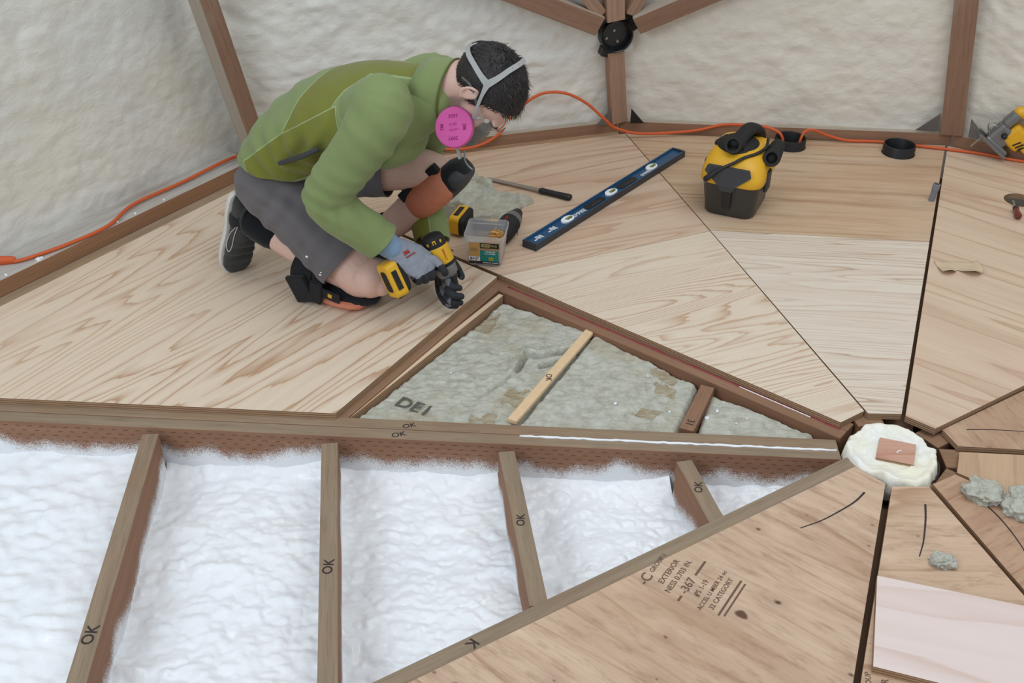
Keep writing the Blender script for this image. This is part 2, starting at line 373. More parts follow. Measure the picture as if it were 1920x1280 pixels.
wall('wall_back', V1, V2, 1.35, 9, M_wallfoam, 23, .060, 150, 120, .0080, ea=0.02, sa=-.19)
wall('wall_back_right', V2, V3, 1.35, 9, M_wallfoam_r, 37, .060, 150, 120, .0060, eb=.05, sb=-.17)
wall('wall_right', V3, V4, 1.35, 9, M_wallfoam_r, 41, .060, 130, 110, .008, ea=.0, sa=-.06)

# ---- boards
def board(name, a, b, w, h, ztop, m, label=None, cat='joist', group=None, bev=.002, zb=None, parent=None):
    """board from a to b (xy or xyz), local x along, origin mid top"""
    a = Vector(a if len(a) == 3 else (*a, ztop)); b = Vector(b if len(b) == 3 else (*b, ztop)); d = b - a
    mb = MB().box((0, 0, -h / 2), (d.length, w, h), bev=bev)
    o = mb.build(name, m, mtx=basis(d, z=(0, 0, 1), loc=(a + b) / 2))
    if label: tag(o, label, cat, group)
    return o
PR = 'boards along the foot of the walls'
def along(a, b, off):
    a, b = Vector(a), Vector(b); d = (b - a).normalized(); n = Vector((d.y, -d.x))
    if n.dot(-(a + b)) < 0: n = -n
    return tuple(a + n * off), tuple(b + n * off)
# left wall: sill on edge + flat rim board
ra, rb = (-2.773, -.053), (-1.79, 1.474)
board('sill_plate', *along(ra, rb, -.117), .138, .050, .048, M_sill, 'brown sill board along the foot of the left wall, white overspray on top', 'sill board', PR)
board('rim_board', *along(ra, rb, -.024), .046, .05, -.001, M_rim, 'grey brown board lying flush between the left sill and the plywood', 'rim board', PR)
sa, sb = (-1.79, 1.474), (-.52, 1.880)
board('sill_plate', *along(sa, sb, -.066), .088, .050, .040, M_sill_far, 'brown sill board along the foot of the back wall behind the kneeling man', 'sill board', PR)
board('rim_board', *along(sa, sb, -.011), .026, .05, -.001, M_rim_far, 'thin tan board flush between the back sill and the plywood near the man', 'rim board', PR)
ta, tb = (-.52, 1.905), (.72, 1.815)
board('sill_plate', *along(ta, tb, -.045), .088, .060, .040, M_sill_far, 'brown sill board behind the yellow vacuum and the two black pipe stubs', 'sill board', PR)
ua, ub = (.72, 1.81), (1.72, 1.10)
board('sill_plate', *along(ua, ub, -.045), .088, .060, .040, M_sill_far, 'brown sill board behind the jigsaw at the right edge', 'sill board', PR)

# ---- plywood sheets
def panel(name, poly, m, label, edge_a, edge_b, z=0.0, th=T, holes=(), bev=.0006):
    """poly in world xy; grain runs along edge_a->edge_b"""
    c = sum((Vector(p) for p in poly), Vector((0, 0))) / len(poly)
    ang = math.atan2(edge_b[1] - edge_a[1], edge_b[0] - edge_a[0]); M2 = Matrix.Rotation(-ang, 2)
    pl = [tuple(M2 @ (Vector(p) - c)) for p in poly]
    if sum(p[0] * q[1] - q[0] * p[1] for p, q in zip(pl, pl[1:] + pl[:1])) < 0: pl = pl[::-1]
    o = MB().prism(pl, -th, 0, bev).build(name, m, loc=(c.x, c.y, z), rz=ang)
    for (hx, hy, hr) in holes:
        q = M2 @ (Vector((hx, hy)) - c)
        cut_o = MB().lathe([(hr, -.05), (hr, .05)], 40, cap=True).build('cutter', m, loc=(c.x, c.y, z), rz=ang)
        cut_o.data.transform(Matrix.Translation((q.x, q.y, 0)))
        md = o.modifiers.new('b', 'BOOLEAN'); md.object = cut_o; md.operation = 'DIFFERENCE'; md.solver = 'EXACT'; apply_mods(o)
        bpy.data.objects.remove(cut_o)
    tag(o, label, 'plywood sheet'); o['_c'] = (c.x, c.y, ang); return o
I1, I2 = (-.966, .783), (-1.352, .104)
RING1, RING2, HOLE = (.107, 1.780), (.497, 1.726), (.800, 1.340)
P_man = panel('plywood_sheet', [I2, (-2.63, .178), (-1.80, 1.462), I1], M_ply_man, 'large pale plywood sheet the man kneels on, bold flame grain', (-2.37, .58), (-1.86, 1.37))
j12a, j12b = rp(1, 1.238, .010), rp(2, 1.128, -.0015)
panel('plywood_sheet', [j12a, rp(1, 2.31, .004), rp(2, 1.945, -.0015), j12b], M_ply_12o, 'pinkish tan plywood sheet under the blue level and the rock wool offcut', j12a, j12b)
panel('plywood_sheet', [(j12a[0] + .0004, j12a[1] - .0009), (j12b[0] + .0004, j12b[1] - .0009), (-.043, .138), (-.113, .090)], M_ply_12i, 'pale plywood wedge beside the red stained joist, wavy fine grain', j12a, j12b)
j23a, j23b = rp(2, 1.132, .0015), rp(3, 1.110, -.004)
panel('plywood_sheet', [j23a, rp(2, 1.953, .0015), rp(3, 1.93, -.004), j23b], M_ply_23o, 'yellowish straight grained plywood sheet under the yellow vacuum', j23a, j23b, holes=[(*RING1, .060), (*RING2, .060)])
panel('plywood_sheet', [(j23a[0], j23a[1] - .001), (j23b[0], j23b[1] - .001), (.047, .127), (-.036, .128)], M_ply_23i, 'narrow pale plywood wedge between the two dark seams, in front of the vacuum', j23a, j23b)
panel('plywood_sheet', [(.054, .119), (.112, .069), rp(4, 2.05, -.001), rp(3, 1.93, .004)], M_ply_34, 'big plywood sheet at the right with the round hole and the torn paper', rp(3, 1.5), rp(4, 1.5), holes=[(*HOLE, .052)])
panel('plywood_sheet', [(.136, .082), (.154, .018), rp(5, 2.0, -.002), rp(4, 2.0, .012)], M_ply_A, 'lower brown plywood wedge right of the foam hub, highest of the four brown ones', rp(4, 1), rp(5, 1), z=-.013, th=.015)
panel('plywood_sheet', [(.150, -.002), (.119, -.079), rp(6, 2.0, -.001), rp(5, 2.0, .002)], M_ply_B, 'tan plywood wedge right of the foam hub, just above the two larger wool tufts', rp(5, 1), rp(6, 1), z=-.014, th=.014)
panel('plywood_sheet', [(.108, -.092), (.046, -.128), rp(7, 2.0, -.002), rp(6, 2.0, .001)], M_ply_C, 'reddish brown plywood wedge with a curved pen line under the tufts', rp(6, 1), rp(7, 1), z=-.008, th=.016)
P_D = panel('plywood_sheet', [(.030, -.145), (-.054, -.146), rp(8, 2.2, -.005), rp(7, 2.2, .001)], M_ply_D, 'plywood wedge under the pale pink offcut board, short pen line near its tip', rp(7, 1), rp(8, 1))
P_E = panel('plywood_sheet', [(-.066, -.136), (-.121, -.077), rp(9, 2.2, -.001), rp(8, 2.2, .004)], M_ply_E, 'knotty plywood sheet at the bottom with the printed grade stamp', rp(8, 1), rp(9, 1))
# ---- marks on the sheets (children, in world coordinates via inverse)
def on_panel(P, mb, name, m, z=.0004):
    cx, cy, ang = P['_c']
    M = Matrix.Rotation(-ang, 4, 'Z') @ Matrix.Translation((-cx, -cy, 0))
    mb.xf(Matrix.Translation((0, 0, z))); mb.xf(M); o = mb.build(name, m, P); return o
def pen(pts, w=.0035, z=.0):
    P = catmull([(x, y, z) for x, y in pts], 8); mb = MB(); n = len(P); rs = []
    for i in range(n):
        t = P[min(i + 1, n - 1)] - P[max(0, i - 1)]; t /= np.linalg.norm(t); s = np.array([-t[1], t[0], 0]) * w / 2 * (.6 + .6 * i / n)
        rs.append([P[i] - s, P[i] + s, P[i] + s + [0, 0, .0002], P[i] - s + [0, 0, .0002]])
    return mb.rings(rs)
on_panel(P_E, pen([(-.292, -.287), (-.240, -.262), (-.186, -.226), (-.150, -.198), (-.122, -.168)], .004), 'pen_line', M_ink)
on_panel(P_D, pen([(-.060, -.370), (-.040, -.330), (-.026, -.295), (-.010, -.250), (.003, -.206)], .004), 'pen_line', M_ink)
PC = [o for o in bpy.data.objects if o.get('label', '').startswith('reddish')][0]; PA = [o for o in bpy.data.objects if o.get('label', '').startswith('lower brown')][0]
on_panel(PC, pen([(.172, -.36), (.173, -.33), (.166, -.275), (.152, -.22), (.128, -.170)], .0035), 'pen_line', M_ink)
on_panel(PA, pen([(.345, .076), (.30, .081), (.25, .084), (.196, .083)], .0028), 'pen_line', M_ink)
st = text_mb([('-C', .040, -.060, .100, 0), ('GROUP 1', .019, .010, .100, 0), ('EXTERIOR', .0215, -.003, .062, 0), ('NESS 0.703 IN.', .0215, -.004, .034, 0),
              ('-367', .032, -.022, .000, 0), ('PS 1-19', .020, -.008, -.032, 0), ('ACCEL U MBER 24 oc', .017, .0, -.058, 0), ('32 CATEGORY', .019, .0, -.082, 0)])
st.box((.052, .0, 0), (.060, .006, .0003)); st.box((-.072, -.002, 0), (.02, .006, .0003)); st.box((0, -.106, 0), (.14, .0055, .0003)); st.box((0, -.119, 0), (.13, .0045, .0003))
sa_ = math.atan2(.46, .30)
st.xf(Matrix.Translation((-.548, -.446, 0)) @ Matrix.Rotation(R(57), 4, 'Z') @ Matrix.Scale(.80, 4))
on_panel(P_E, st, 'ink_stamp', M_inkf)
s2 = text_mb([('GROUP', .015, -.2535, -.700, R(80)), ('RIOR', .019, -.226, -.712, R(76)), ('0.7', .019, -.196, -.717, R(76)), ('77', .020, -.166, -.724, R(76)), ('PS 1', .018, -.138, -.736, R(76))])
on_panel(P_D, s2, 'ink_stamp', M_inkf)

# pale offcut board lying on the lower right wedge
def offcut():
    c = Vector((-.03, -.585)); pl = [(-.172, -.444), (.20, -.552), (.13, -.80), (-.243, -.677)]
    o = MB().prism([(x - c.x, y - c.y) for x, y in pl][::-1], 0, .018, .0006).build('plywood_offcut', M_ply_pale, loc=(c.x, c.y, .0005))
    o.data.transform(Matrix.Rotation(R(15), 4, 'Z')); o.rotation_euler = (0, 0, R(-15))
    tag(o, 'pale pinkish plywood board lying loose over the bottom right sheets', 'plywood offcut')
offcut()

# ---- floor joists
GJ = 'doubled floor joists radiating from the hub'
ja = board('floor_joist', rp(0, .135, .0195), rp(0, 2.9, .0195), .037, .140, -T - .0005, M_lum_t, 'weathered joist between the wool bay and the white sealant line, far board of its pair', 'joist', GJ)
jb = board('floor_joist', rp(0, .135, -.0195), rp(0, 2.9, -.0195), .037, .140, -T, M_jl[0], 'weathered joist above the white foam pit, near board of its pair, frosted flank', 'joist', GJ)
board('floor_joist', rp(1, .125, .0195), rp(1, 2.2, .0195), .037, .140, -T - .0005, M_lum_r, 'joist half covered by the pale plywood wedge, beside the red paint line', 'joist', GJ)
jc = board('floor_joist', rp(1, .125, -.0195), rp(1, 2.2, -.0195), .037, .140, -T, M_lum_r, 'reddish joist along the right edge of the wool bay with the red paint line', 'joist', GJ)
board('floor_joist', rp(9, .13, -.0195), rp(9, 2.2, -.0195), .037, .140, -T - .021, M_lum_t, 'hidden joist board under the left edge of the stamped sheet', 'joist', GJ) if False else None
jd = board('floor_joist', rp(9, .13, .0195), rp(9, 2.4, .0195), .037, .140, -.003, M_jl[4], 'weathered joist along the lower right edge of the white foam pit', 'joist', GJ)
for k, zt in ((2, -T - .001), (3, -.055), (4, -.0295), (5, -.0295), (6, -.0295), (7, -.0255), (8, -.075)):
    board('floor_joist', rp(k, .112, 0), rp(k, 1.75, 0), .07, .135, zt, M_lum, 'brown joist end showing between the plywood tips and the round foam cap', 'joist', 'joist ends around the foam hub')
DEP = .140
def cross(a, b, mi, label):
    return board('floor_joist', a, b, .039, DEP, -T - .0005, M_jl[mi], label, 'joist', 'cross joists in the white foam pit')
J = [((-1.792, .040), (-1.700, -.93)), ((-1.3545, .012), (-1.243, -.79)), ((-.930, -.012), (-.860, -.500)), ((-.511, -.040), (-.463, -.250))]
jo = [cross(J[0][0], J[0][1], 1, 'longest cross joist in the white foam, at the left, marked OK low down'),
      cross(J[1][0], J[1][1], 2, 'second cross joist from the left in the foam, running off the bottom edge'),
      cross(J[2][0], J[2][1], 3, 'third cross joist from the left, ending at the stamped sheet'),
      cross(J[3][0], J[3][1], 3, 'shortest cross joist, nearest the foam hub, marked OK')]
blk = board('blocking', (-.4115, .264), (-.490, .080), .036, .11, -T - .001, M_lum_r, 'short reddish blocking board between the wool batts, numbered 31', 'blocking')
board('blocking', (-.974, .752), (-1.346, .110), .036, .11, -T - .001, M_lum, 'brown blocking board tucked under the edge of the sheet the man kneels on', 'blocking')
e0, e1 = Vector((-.953, .722)), Vector((-1.326, .122))
board('plywood_strip', tuple(e0), tuple(e1), .016, .05, -T - .006, M_strip, 'thin plywood strip on edge between the kneeling sheet and the wool', 'plywood strip')
# writing on the boards
def mark(P, lines, name='marker_writing', m=None): text_mb(lines).build(name, m or M_ink, P, loc=(0, 0, .0004))
mark(jo[0], [('OK', .034, .145, .0, R(172))]); mark(jo[1], [('OK', .030, .01, .0, R(172))]); mark(jo[2], [('OK', .026, -.005, .0, R(172))]); mark(jo[3], [('OK', .026, -.01, .0, R(160))])
mark(blk, [('31', .026, .070, .0, R(0))]); mark(jd, [('K', .032, -.10, .0, R(20))])
mark(ja, [('OK', .022, -.345, .004, R(200))]); mark(jb, [('OK', .024, -.325, .002, R(200))])
def bead(P, x0, x1, y, w, m, name, seed, h=.002):
    rs = []; random.seed(seed)
    for i in range(60):
        x = x0 + (x1 - x0) * i / 59; k = w * (.6 + .5 * random.random()); yy = y + random.uniform(-.12, .12) * w
        rs.append([(x, yy - k / 2, .0001), (x, yy - k / 4, h), (x, yy + k / 4, h), (x, yy + k / 2, .0001)])
    MB().rings(rs).build(name, m, P, smooth=True)
bead(jb, -1.37, -.52, -.013, .011, M_white, 'sealant_bead', 3) if False else None
# which way local x/y of the seam joists run
def to_local(P, x, y): return P.matrix_world.inverted() @ Vector((x, y, -T))
bpy.context.view_layer.update()
l0, l1 = to_local(jb, *rp(0, .90, 0.0)), to_local(jb, *rp(0, .14, 0.0))
sgn = 1 if l0.y > 0 else -1
bead(jb, l0.x, l1.x, sgn * .0145, .010, M_white, 'sealant_bead', 3)
l0, l1 = to_local(jc, *rp(1, 1.2, 0.0)), to_local(jc, *rp(1, .14, 0.0)); sgn = 1 if l0.y > 0 else -1
bead(jc, l0.x, l1.x, sgn * .0145, .008, M_red, 'red_paint_line', 5, .0005)
l0, l1 = to_local(jc, *rp(1, .42, 0.0)), to_local(jc, *rp(1, .22, 0.0))
bead(jc, l0.x, l1.x, sgn * .012, .004, M_white, 'sealant_bead', 6, .0014)

# ---- white foam in the pit bays
def bay(c00, c10, c11, c01, seed, label, nx=110, ny=130, depth=-.143, rise=.020, mat=None, tuck=.0):
    """corners: c00-c10 along the seam joist, c01-c11 the far ends; u across, v along"""
    u, v = np.meshgrid(np.linspace(0, 1, nx), np.linspace(0, 1, ny)); u = u.ravel(); v = v.ravel()
    c = [np.array(q, float) for q in (c00, c10, c11, c01)]
    XY = ((1 - u) * (1 - v))[:, None] * c[0] + (u * (1 - v))[:, None] * c[1] + (u * v)[:, None] * c[2] + ((1 - u) * v)[:, None] * c[3]
    P = np.c_[XY, np.zeros(len(u))]
    Wd = np.linalg.norm(c[1] - c[0]); Lg = np.linalg.norm(c[3] - c[0])
    du = np.minimum(u, 1 - u) * Wd; dv = v * Lg; de = np.minimum(du, dv)
    z = depth + .012 * fbm(P, 4.5, 2, seed) + .0085 * np.abs(fbm(P * [1, 1.6, 1], 15, 3, seed + 1)) + .003 * fbm(P, 46, 2, seed + 2)
    z = z + .0035 * np.sin((XY[:, 1] * 55 + 3 * vn(P, 9, seed + 7))) * np.clip(vn(P, 5, seed + 8) + .1, 0, 1)
    wave = .5 + .5 * vn(np.c_[XY[:, 0], np.zeros(len(u)), np.zeros(len(u))], 7.5, seed + 3)
    z = z + rise * (.45 + .55 * wave) * np.exp(-(dv / .045) ** 2) + .008 * np.exp(-(du / .03) ** 2) * (.6 + .4 * vn(P, 12, seed + 4))
    corner = np.exp(-((1 - u) * Wd / .06) ** 2 - (dv / .07) ** 2); z = z + .018 * corner
    F = [(i * nx + j, i * nx + j + 1, (i + 1) * nx + j + 1, (i + 1) * nx + j) for i in range(ny - 1) for j in range(nx - 1)]
    me = bpy.data.meshes.new('spray_foam'); V = np.c_[XY, z]; o0 = V.mean(0); o0[2] = -.2
    me.from_pydata((V - o0).tolist(), [], F); me.update()
    o = link_mesh('spray_foam', me, mat or M_pitfoam, loc=tuple(o0), smooth=True)
    if sum(p.normal.z for p in me.polygons) < 0: me.flip_normals()
    tag(o, label, 'spray foam', 'white spray foam in the open floor bays'); return o
def jx(k, y):   # x of joist k centre line at y
    (x0, y0), (x1, y1) = J[k]; return x0 + (x1 - x0) * (y - y0) / (y1 - y0)
def edge0(x): d = rdir(0); q = Vector(rp(0, 1, -.038)); return q.y + (x - q.x) * d.y / d.x
def edge9(x): d = rdir(9); q = Vector(rp(9, 1, .038)); return q.y + (x - q.x) * d.y / d.x
def bx_(k, s, top):
    # where joist k's flank (side s=+-1) meets the seam-0 edge (top) or the line-9 edge
    lo, hi = -1.6, .2
    for _ in range(40):
        m_ = (lo + hi) / 2; x = jx(k, m_) + s * .0182
        f = m_ - (edge0(x) if top else edge9(x))
        if f > 0: hi = m_
        else: lo = m_
    return (jx(k, m_) + s * .0182, m_)
bay((-2.75, .14), bx_(0, -1, 1), (jx(0, -1.25) - .02, -1.25), (-2.75, -1.25), 3, 'white foam in the leftmost open floor bay, at the left edge', 130, 170, -.130)
bay(bx_(0, 1, 1), bx_(1, -1, 1), bx_(1, -1, 0), bx_(0, 1, 0), 8, 'white foam in the bay between the two longest cross joists', 130, 190)
bay(bx_(1, 1, 1), bx_(2, -1, 1), bx_(2, -1, 0), bx_(1, 1, 0), 14, 'white foam in the middle bay, between second and third cross joist', 130, 170)
bay(bx_(2, 1, 1), bx_(3, -1, 1), bx_(3, -1, 0), bx_(2, 1, 0), 21, 'white foam in the bay between third and shortest cross joist', 120, 120)
bay(bx_(3, 1, 1), (-.16, edge0(-.16)), (-.17, edge9(-.17)), bx_(3, 1, 0), 27, 'white foam in the smallest bay, a sliver next to the hub', 100, 80, -.132)

# ---- rock wool batts
M_inkg = plain('grey_ink', (96, 96, 88), .9, .1, .35, 120)
M_wool = NT('rock_wool'); _o = M_wool.obj()
_c = M_wool.ramp(M_wool.noise(_o, 38, 4, .65), [(.2, lin(156, 153, 138)), (.5, lin(186, 184, 170)), (.85, lin(208, 206, 194))])
_c = M_wool.mix(M_wool.math('MULTIPLY', M_wool.ramp(M_wool.noise(_o, 7, 3, .6), [(.5, 0.), (.72, 1.)]), .45), _c, lin(164, 146, 112))
_c = M_wool.mix(M_wool.math('MULTIPLY', M_wool.ramp(M_wool.noise(M_wool.map(_o, scale=(1, 2.4, 1)), 85, 3, .7), [(.60, 0.), (.78, 1.)]), .55), _c, lin(104, 94, 74))
M_wool.bump(M_wool.math('ADD', M_wool.noise(_o, 55, 4, .7), M_wool.math('MULTIPLY', M_wool.noise(_o, 240, 2), .4)), .55, .008)
M_wool = M_wool.base(_c, .95, .05)
M_woolb = NT('rock_wool_brown'); _o = M_woolb.obj()
M_woolb.bump(M_woolb.noise(_o, 70, 4, .7), .5, .006)
M_woolb = M_woolb.base(M_woolb.ramp(M_woolb.noise(M_woolb.map(_o, scale=(1, 3, 1)), 40, 3, .6), [(.3, lin(150, 128, 98)), (.6, lin(172, 164, 142))]), .95, .05)
def batt(corners, seed, label, nx=150, ny=110, z0=-.035, tear=None, scuffs=()):
    c = [np.array(q, float) for q in corners]
    u, v = np.meshgrid(np.linspace(0, 1, nx), np.linspace(0, 1, ny)); u = u.ravel(); v = v.ravel()
    XY = ((1 - u) * (1 - v))[:, None] * c[0] + (u * (1 - v))[:, None] * c[1] + (u * v)[:, None] * c[2] + ((1 - u) * v)[:, None] * c[3]
    P = np.c_[XY, np.zeros(len(u))]
    edge = np.minimum(np.minimum(u, 1 - u) * np.linalg.norm(c[1] - c[0]), np.minimum(v, 1 - v) * np.linalg.norm(c[3] - c[0]))
    z = z0 + .004 * fbm(P, 9, 3, seed) + .0030 * fbm(P * [1, 2, 1], 40, 3, seed + 1) - .012 * np.exp(-(edge / .006) ** 2)
    if tear is not None:      # an open slit with one lip raised
        for (pts, dep, lip) in tear:
            d = np.full(len(u), 9.0); sd = np.zeros(len(u))
            for a, b in zip(pts[:-1], pts[1:]):
                a, b = np.array(a), np.array(b); t = np.clip(((XY - a) @ (b - a)) / ((b - a) @ (b - a)), 0, 1); q = XY - (a + t[:, None] * (b - a)); dd = np.linalg.norm(q, axis=1)
                w = dd < d; d = np.where(w, dd, d); cr = (b - a)[0] * q[:, 1] - (b - a)[1] * q[:, 0]; sd = np.where(w, np.sign(cr), sd)
            z = z - dep * np.exp(-(d / .0060) ** 2) + lip * np.exp(-(d / .026) ** 2) * (sd > 0) * (d > .004)
    for (a, b, w, dp) in scuffs:   # brown rubbed patches pressed in
        ax = np.array(b) - np.array(a); Ln = np.linalg.norm(ax); ax = ax / Ln; q = XY - np.array(a); t = q @ ax; s = np.abs(q @ np.array([-ax[1], ax[0]]))
        z = z - dp * (t > 0) * (t < Ln) * (s < w)
    V = np.c_[XY, z]; n0 = len(V)
    F = [(i * nx + j, i * nx + j + 1, (i + 1) * nx + j + 1, (i + 1) * nx + j) for i in range(ny - 1) for j in range(nx - 1)]
    loop = [j for j in range(nx)] + [i * nx + nx - 1 for i in range(1, ny)] + [(ny - 1) * nx + j for j in range(nx - 2, -1, -1)] + [i * nx for i in range(ny - 2, 0, -1)]
    B = V[loop].copy(); B[:, 2] = -.15; V = np.r_[V, B]; m = len(loop)
    F += [(loop[k], loop[(k + 1) % m], n0 + (k + 1) % m, n0 + k) for k in range(m)] + [tuple(n0 + k for k in range(m - 1, -1, -1))]
    o0 = np.array([*XY.mean(0), -.15]); me = bpy.data.meshes.new('wool_batt'); me.from_pydata((V - o0).tolist(), [], F); me.update()
    bm = bmesh.new(); bm.from_mesh(me); bmesh.ops.recalc_face_normals(bm, faces=bm.faces[:]); bm.to_mesh(me); bm.free()
    o = link_mesh('wool_batt', me, [M_wool, M_woolb], loc=tuple(o0), smooth=True)
    for p in me.polygons:
        q = np.array(p.center)[:2] + o0[:2]
        for (a, b, w, dp) in scuffs:
            ax = np.array(b) - np.array(a); Ln = np.linalg.norm(ax); ax = ax / Ln; t = (q - a) @ ax; s = abs((q - np.array(a)) @ np.array([-ax[1], ax[0]]))
            wob = .012 * float(vn(np.array([[q[0], q[1], 0]]), 40, seed + 5)[0])
            if -wob < t < Ln + wob and s < w + wob: p.material_index = 1
    return tag(o, label, 'insulation batt', 'mineral wool batts in the open floor bay')
w1 = batt([(-.950, .700), (-1.318, .116), (-.921, .092), (-.694, .536)], 5, 'largest grey mineral wool batt, left of the OK stick, with a torn slit', 170, 130,
     tear=[([(-.905, .345), (-.880, .425), (-.835, .415), (-.745, .452)], .034, .015), ([(-.905, .345), (-.985, .240)], .014, .004), ([(-.84, .37), (-.79, .39)], .036, .009)],
     scuffs=[((-.985, .635), (-1.01, .545), .030, .004), ((-.90, .26), (-.93, .19), .02, .003), ((-.96, .125), (-1.02, .13), .014, .003)])
text_mb([('DE1', .058, 0, 0, 0)]).build('marker_writing', M_inkg, w1, loc=(-.195, -.185, .1200), rz=R(-28))
batt([(-.690, .524), (-.914, .094), (-.516, .070), (-.434, .286)], 15, 'grey mineral wool batt between the OK stick and the 31 board', 120, 110,
     scuffs=[((-.545, .345), (-.485, .30), .024, .004), ((-.55, .285), (-.50, .25), .02, .004), ((-.60, .185), (-.555, .15), .024, .004)])
batt([(-.402, .258), (-.466, .068), (-.200, .056), (-.172, .084)], 25, 'small wedge of grey mineral wool nearest the hub', 90, 70)
stick = board('lath_stick', (-.700, .535), (-.918, .115), .026, .012, -.022, M_stick, 'pale wooden lath lying across the mineral wool, marked OK', 'lath'); mark(stick, [('OK', .022, .03, 0, R(25))])

# ---- torn wool pieces lying about
def tuft(loc, size, seed, label, rz=0.0, group='torn tufts of mineral wool on the sheets'):
    t = bmesh.new(); bmesh.ops.create_icosphere(t, subdivisions=5, radius=1.0)
    V = np.array([v.co[:] for v in t.verts]); r = 1 + .30 * fbm(V, 1.6, 2, seed) + .22 * fbm(V, 4, 3, seed + 1) + .05 * vn(V, 16, seed + 2)
    V = V * r[:, None]; V[:, 2] = np.where(V[:, 2] < -.35, -.35 + (V[:, 2] + .35) * .1, V[:, 2]); V[:, 2] += .35; V = V * np.array(size)
    V[:, 2] -= V[:, 2].min()
    for v, q in zip(t.verts, V): v.co = q
    me = bpy.data.meshes.new('wool_tuft'); t.to_mesh(me); t.free()
    return tag(link_mesh('wool_tuft', me, M_wool, loc=loc, rz=rz, smooth=True), label, 'wool tuft', group)
tuft((-.019, -.388, 0), (.026, .021, .014), 3, 'small grey wool tuft on the sheet above the pale board')
tuft((.146, -.166, -.010), (.043, .040, .022), 9, 'grey wool tuft nearest the hub on the brown sheets', R(-30))
tuft((.222, -.205, -.010), (.045, .042, .024), 12, 'grey wool tuft at the right edge, beside the other tuft', R(20))
def offcut_wool():
    nx, ny = 170, 140; poly = [np.array(q) for q in [(-1.235, 1.150), (-1.185, 1.52), (-.842, 1.285), (-.985, 1.120)]]
    u, v = np.meshgrid(np.linspace(0, 1, nx), np.linspace(0, 1, ny)); u = u.ravel(); v = v.ravel(); c = poly
    XY = ((1 - u) * (1 - v))[:, None] * c[0] + (u * (1 - v))[:, None] * c[3] + (u * v)[:, None] * c[2] + ((1 - u) * v)[:, None] * c[1]
    P = np.c_[XY, 0 * u]; e = np.minimum(np.minimum(u, 1 - u), np.minimum(v, 1 - v))
    XY = XY + .02 * np.c_[fbm(P, 14, 2, 1), fbm(P, 14, 2, 2)] * np.exp(-(e / .12) ** 2)[:, None]
    lay = .5 + .5 * fbm(P, 7, 2, 6); q = lay * 4.0; st = np.floor(q) + np.clip((q - np.floor(q) - .75) / .25, 0, 1)
    z = .010 + .017 * st + .005 * fbm(P, 30, 3, 8) + .012 * np.abs(fbm(P, 12, 2, 9))
    z = z * np.clip(e / .035, 0, 1) ** .6
    ln = 1 - .55 * (u > .62) ; z = z * ln
    F = [(i * nx + j, i * nx + j + 1, (i + 1) * nx + j + 1, (i + 1) * nx + j) for i in range(ny - 1) for j in range(nx - 1)]
    o0 = np.array([*XY.mean(0), 0]); me = bpy.data.meshes.new('wool_offcut'); me.from_pydata((np.c_[XY, np.maximum(z, .0008)] - o0).tolist(), [], F); me.update()
    if sum(p.normal.z for p in me.polygons) < 0: me.flip_normals()
    tag(link_mesh('wool_offcut', me, M_wool, loc=tuple(o0), smooth=True), 'ragged torn mineral wool slab on the plywood beside the raised knee', 'insulation offcut')
offcut_wool()

# ---- hub: foam cap with the wooden plug, in the middle of the floor
hb = empty('center_hub', (-.024, -.030, 0)); tag(hb, 'round foam covered hub in the floor with a square wooden plug', 'floor hub')
def hub_cap():
    nr, na = 40, 96; rs = []; 
    rr = np.linspace(0.02, 1, nr); out = []
    for i, t in enumerate(rr):
        a = np.linspace(0, 2 * np.pi, na, endpoint=False); P = np.c_[np.cos(a), np.sin(a), 0 * a]
        rad = (.1135 + .012 * fbm(P, 1.7, 3, 4)) * t * (1 + .04 * fbm(P * t, 6, 2, 9)); X = np.c_[rad * np.cos(a), rad * np.sin(a)]
        hgt = .007 - .002 * t + .005 * fbm(np.c_[X, 0 * a], 34, 3, 2) * (t > .5) + .006 * math.exp(-((t - .86) / .1) ** 2) - (.055 * max(0, (t - .9) / .1) ** 1.6)
        out.append(np.c_[X, hgt + 0 * a])
    return MB().rings(out, cap=True)
hub_cap().build('foam_cap', M_hubfoam, hb, smooth=True)
MB().lathe([(.105, -.15), (.105, -.02), (.100, -.02), (.100, -.15)], 48).build('hub_pipe', M_black, hb, loc=(.012, .004, 0))
M_plug = ply('ply_plug', 2.0, lin(206, 160, 138), lin(186, 136, 114), freq=5, streak=.15)
MB().prism([(-.016, .046), (.063, .020), (.035, -.056), (-.046, -.030)][::-1], .001, .0135, .001).build('wood_plug', M_plug, hb)
MB().tube([(.008, -.012, .0140), (.014, -.006, .0146), (.020, -.004, .0140)], .0014).build('foam_drip', M_white, hb)

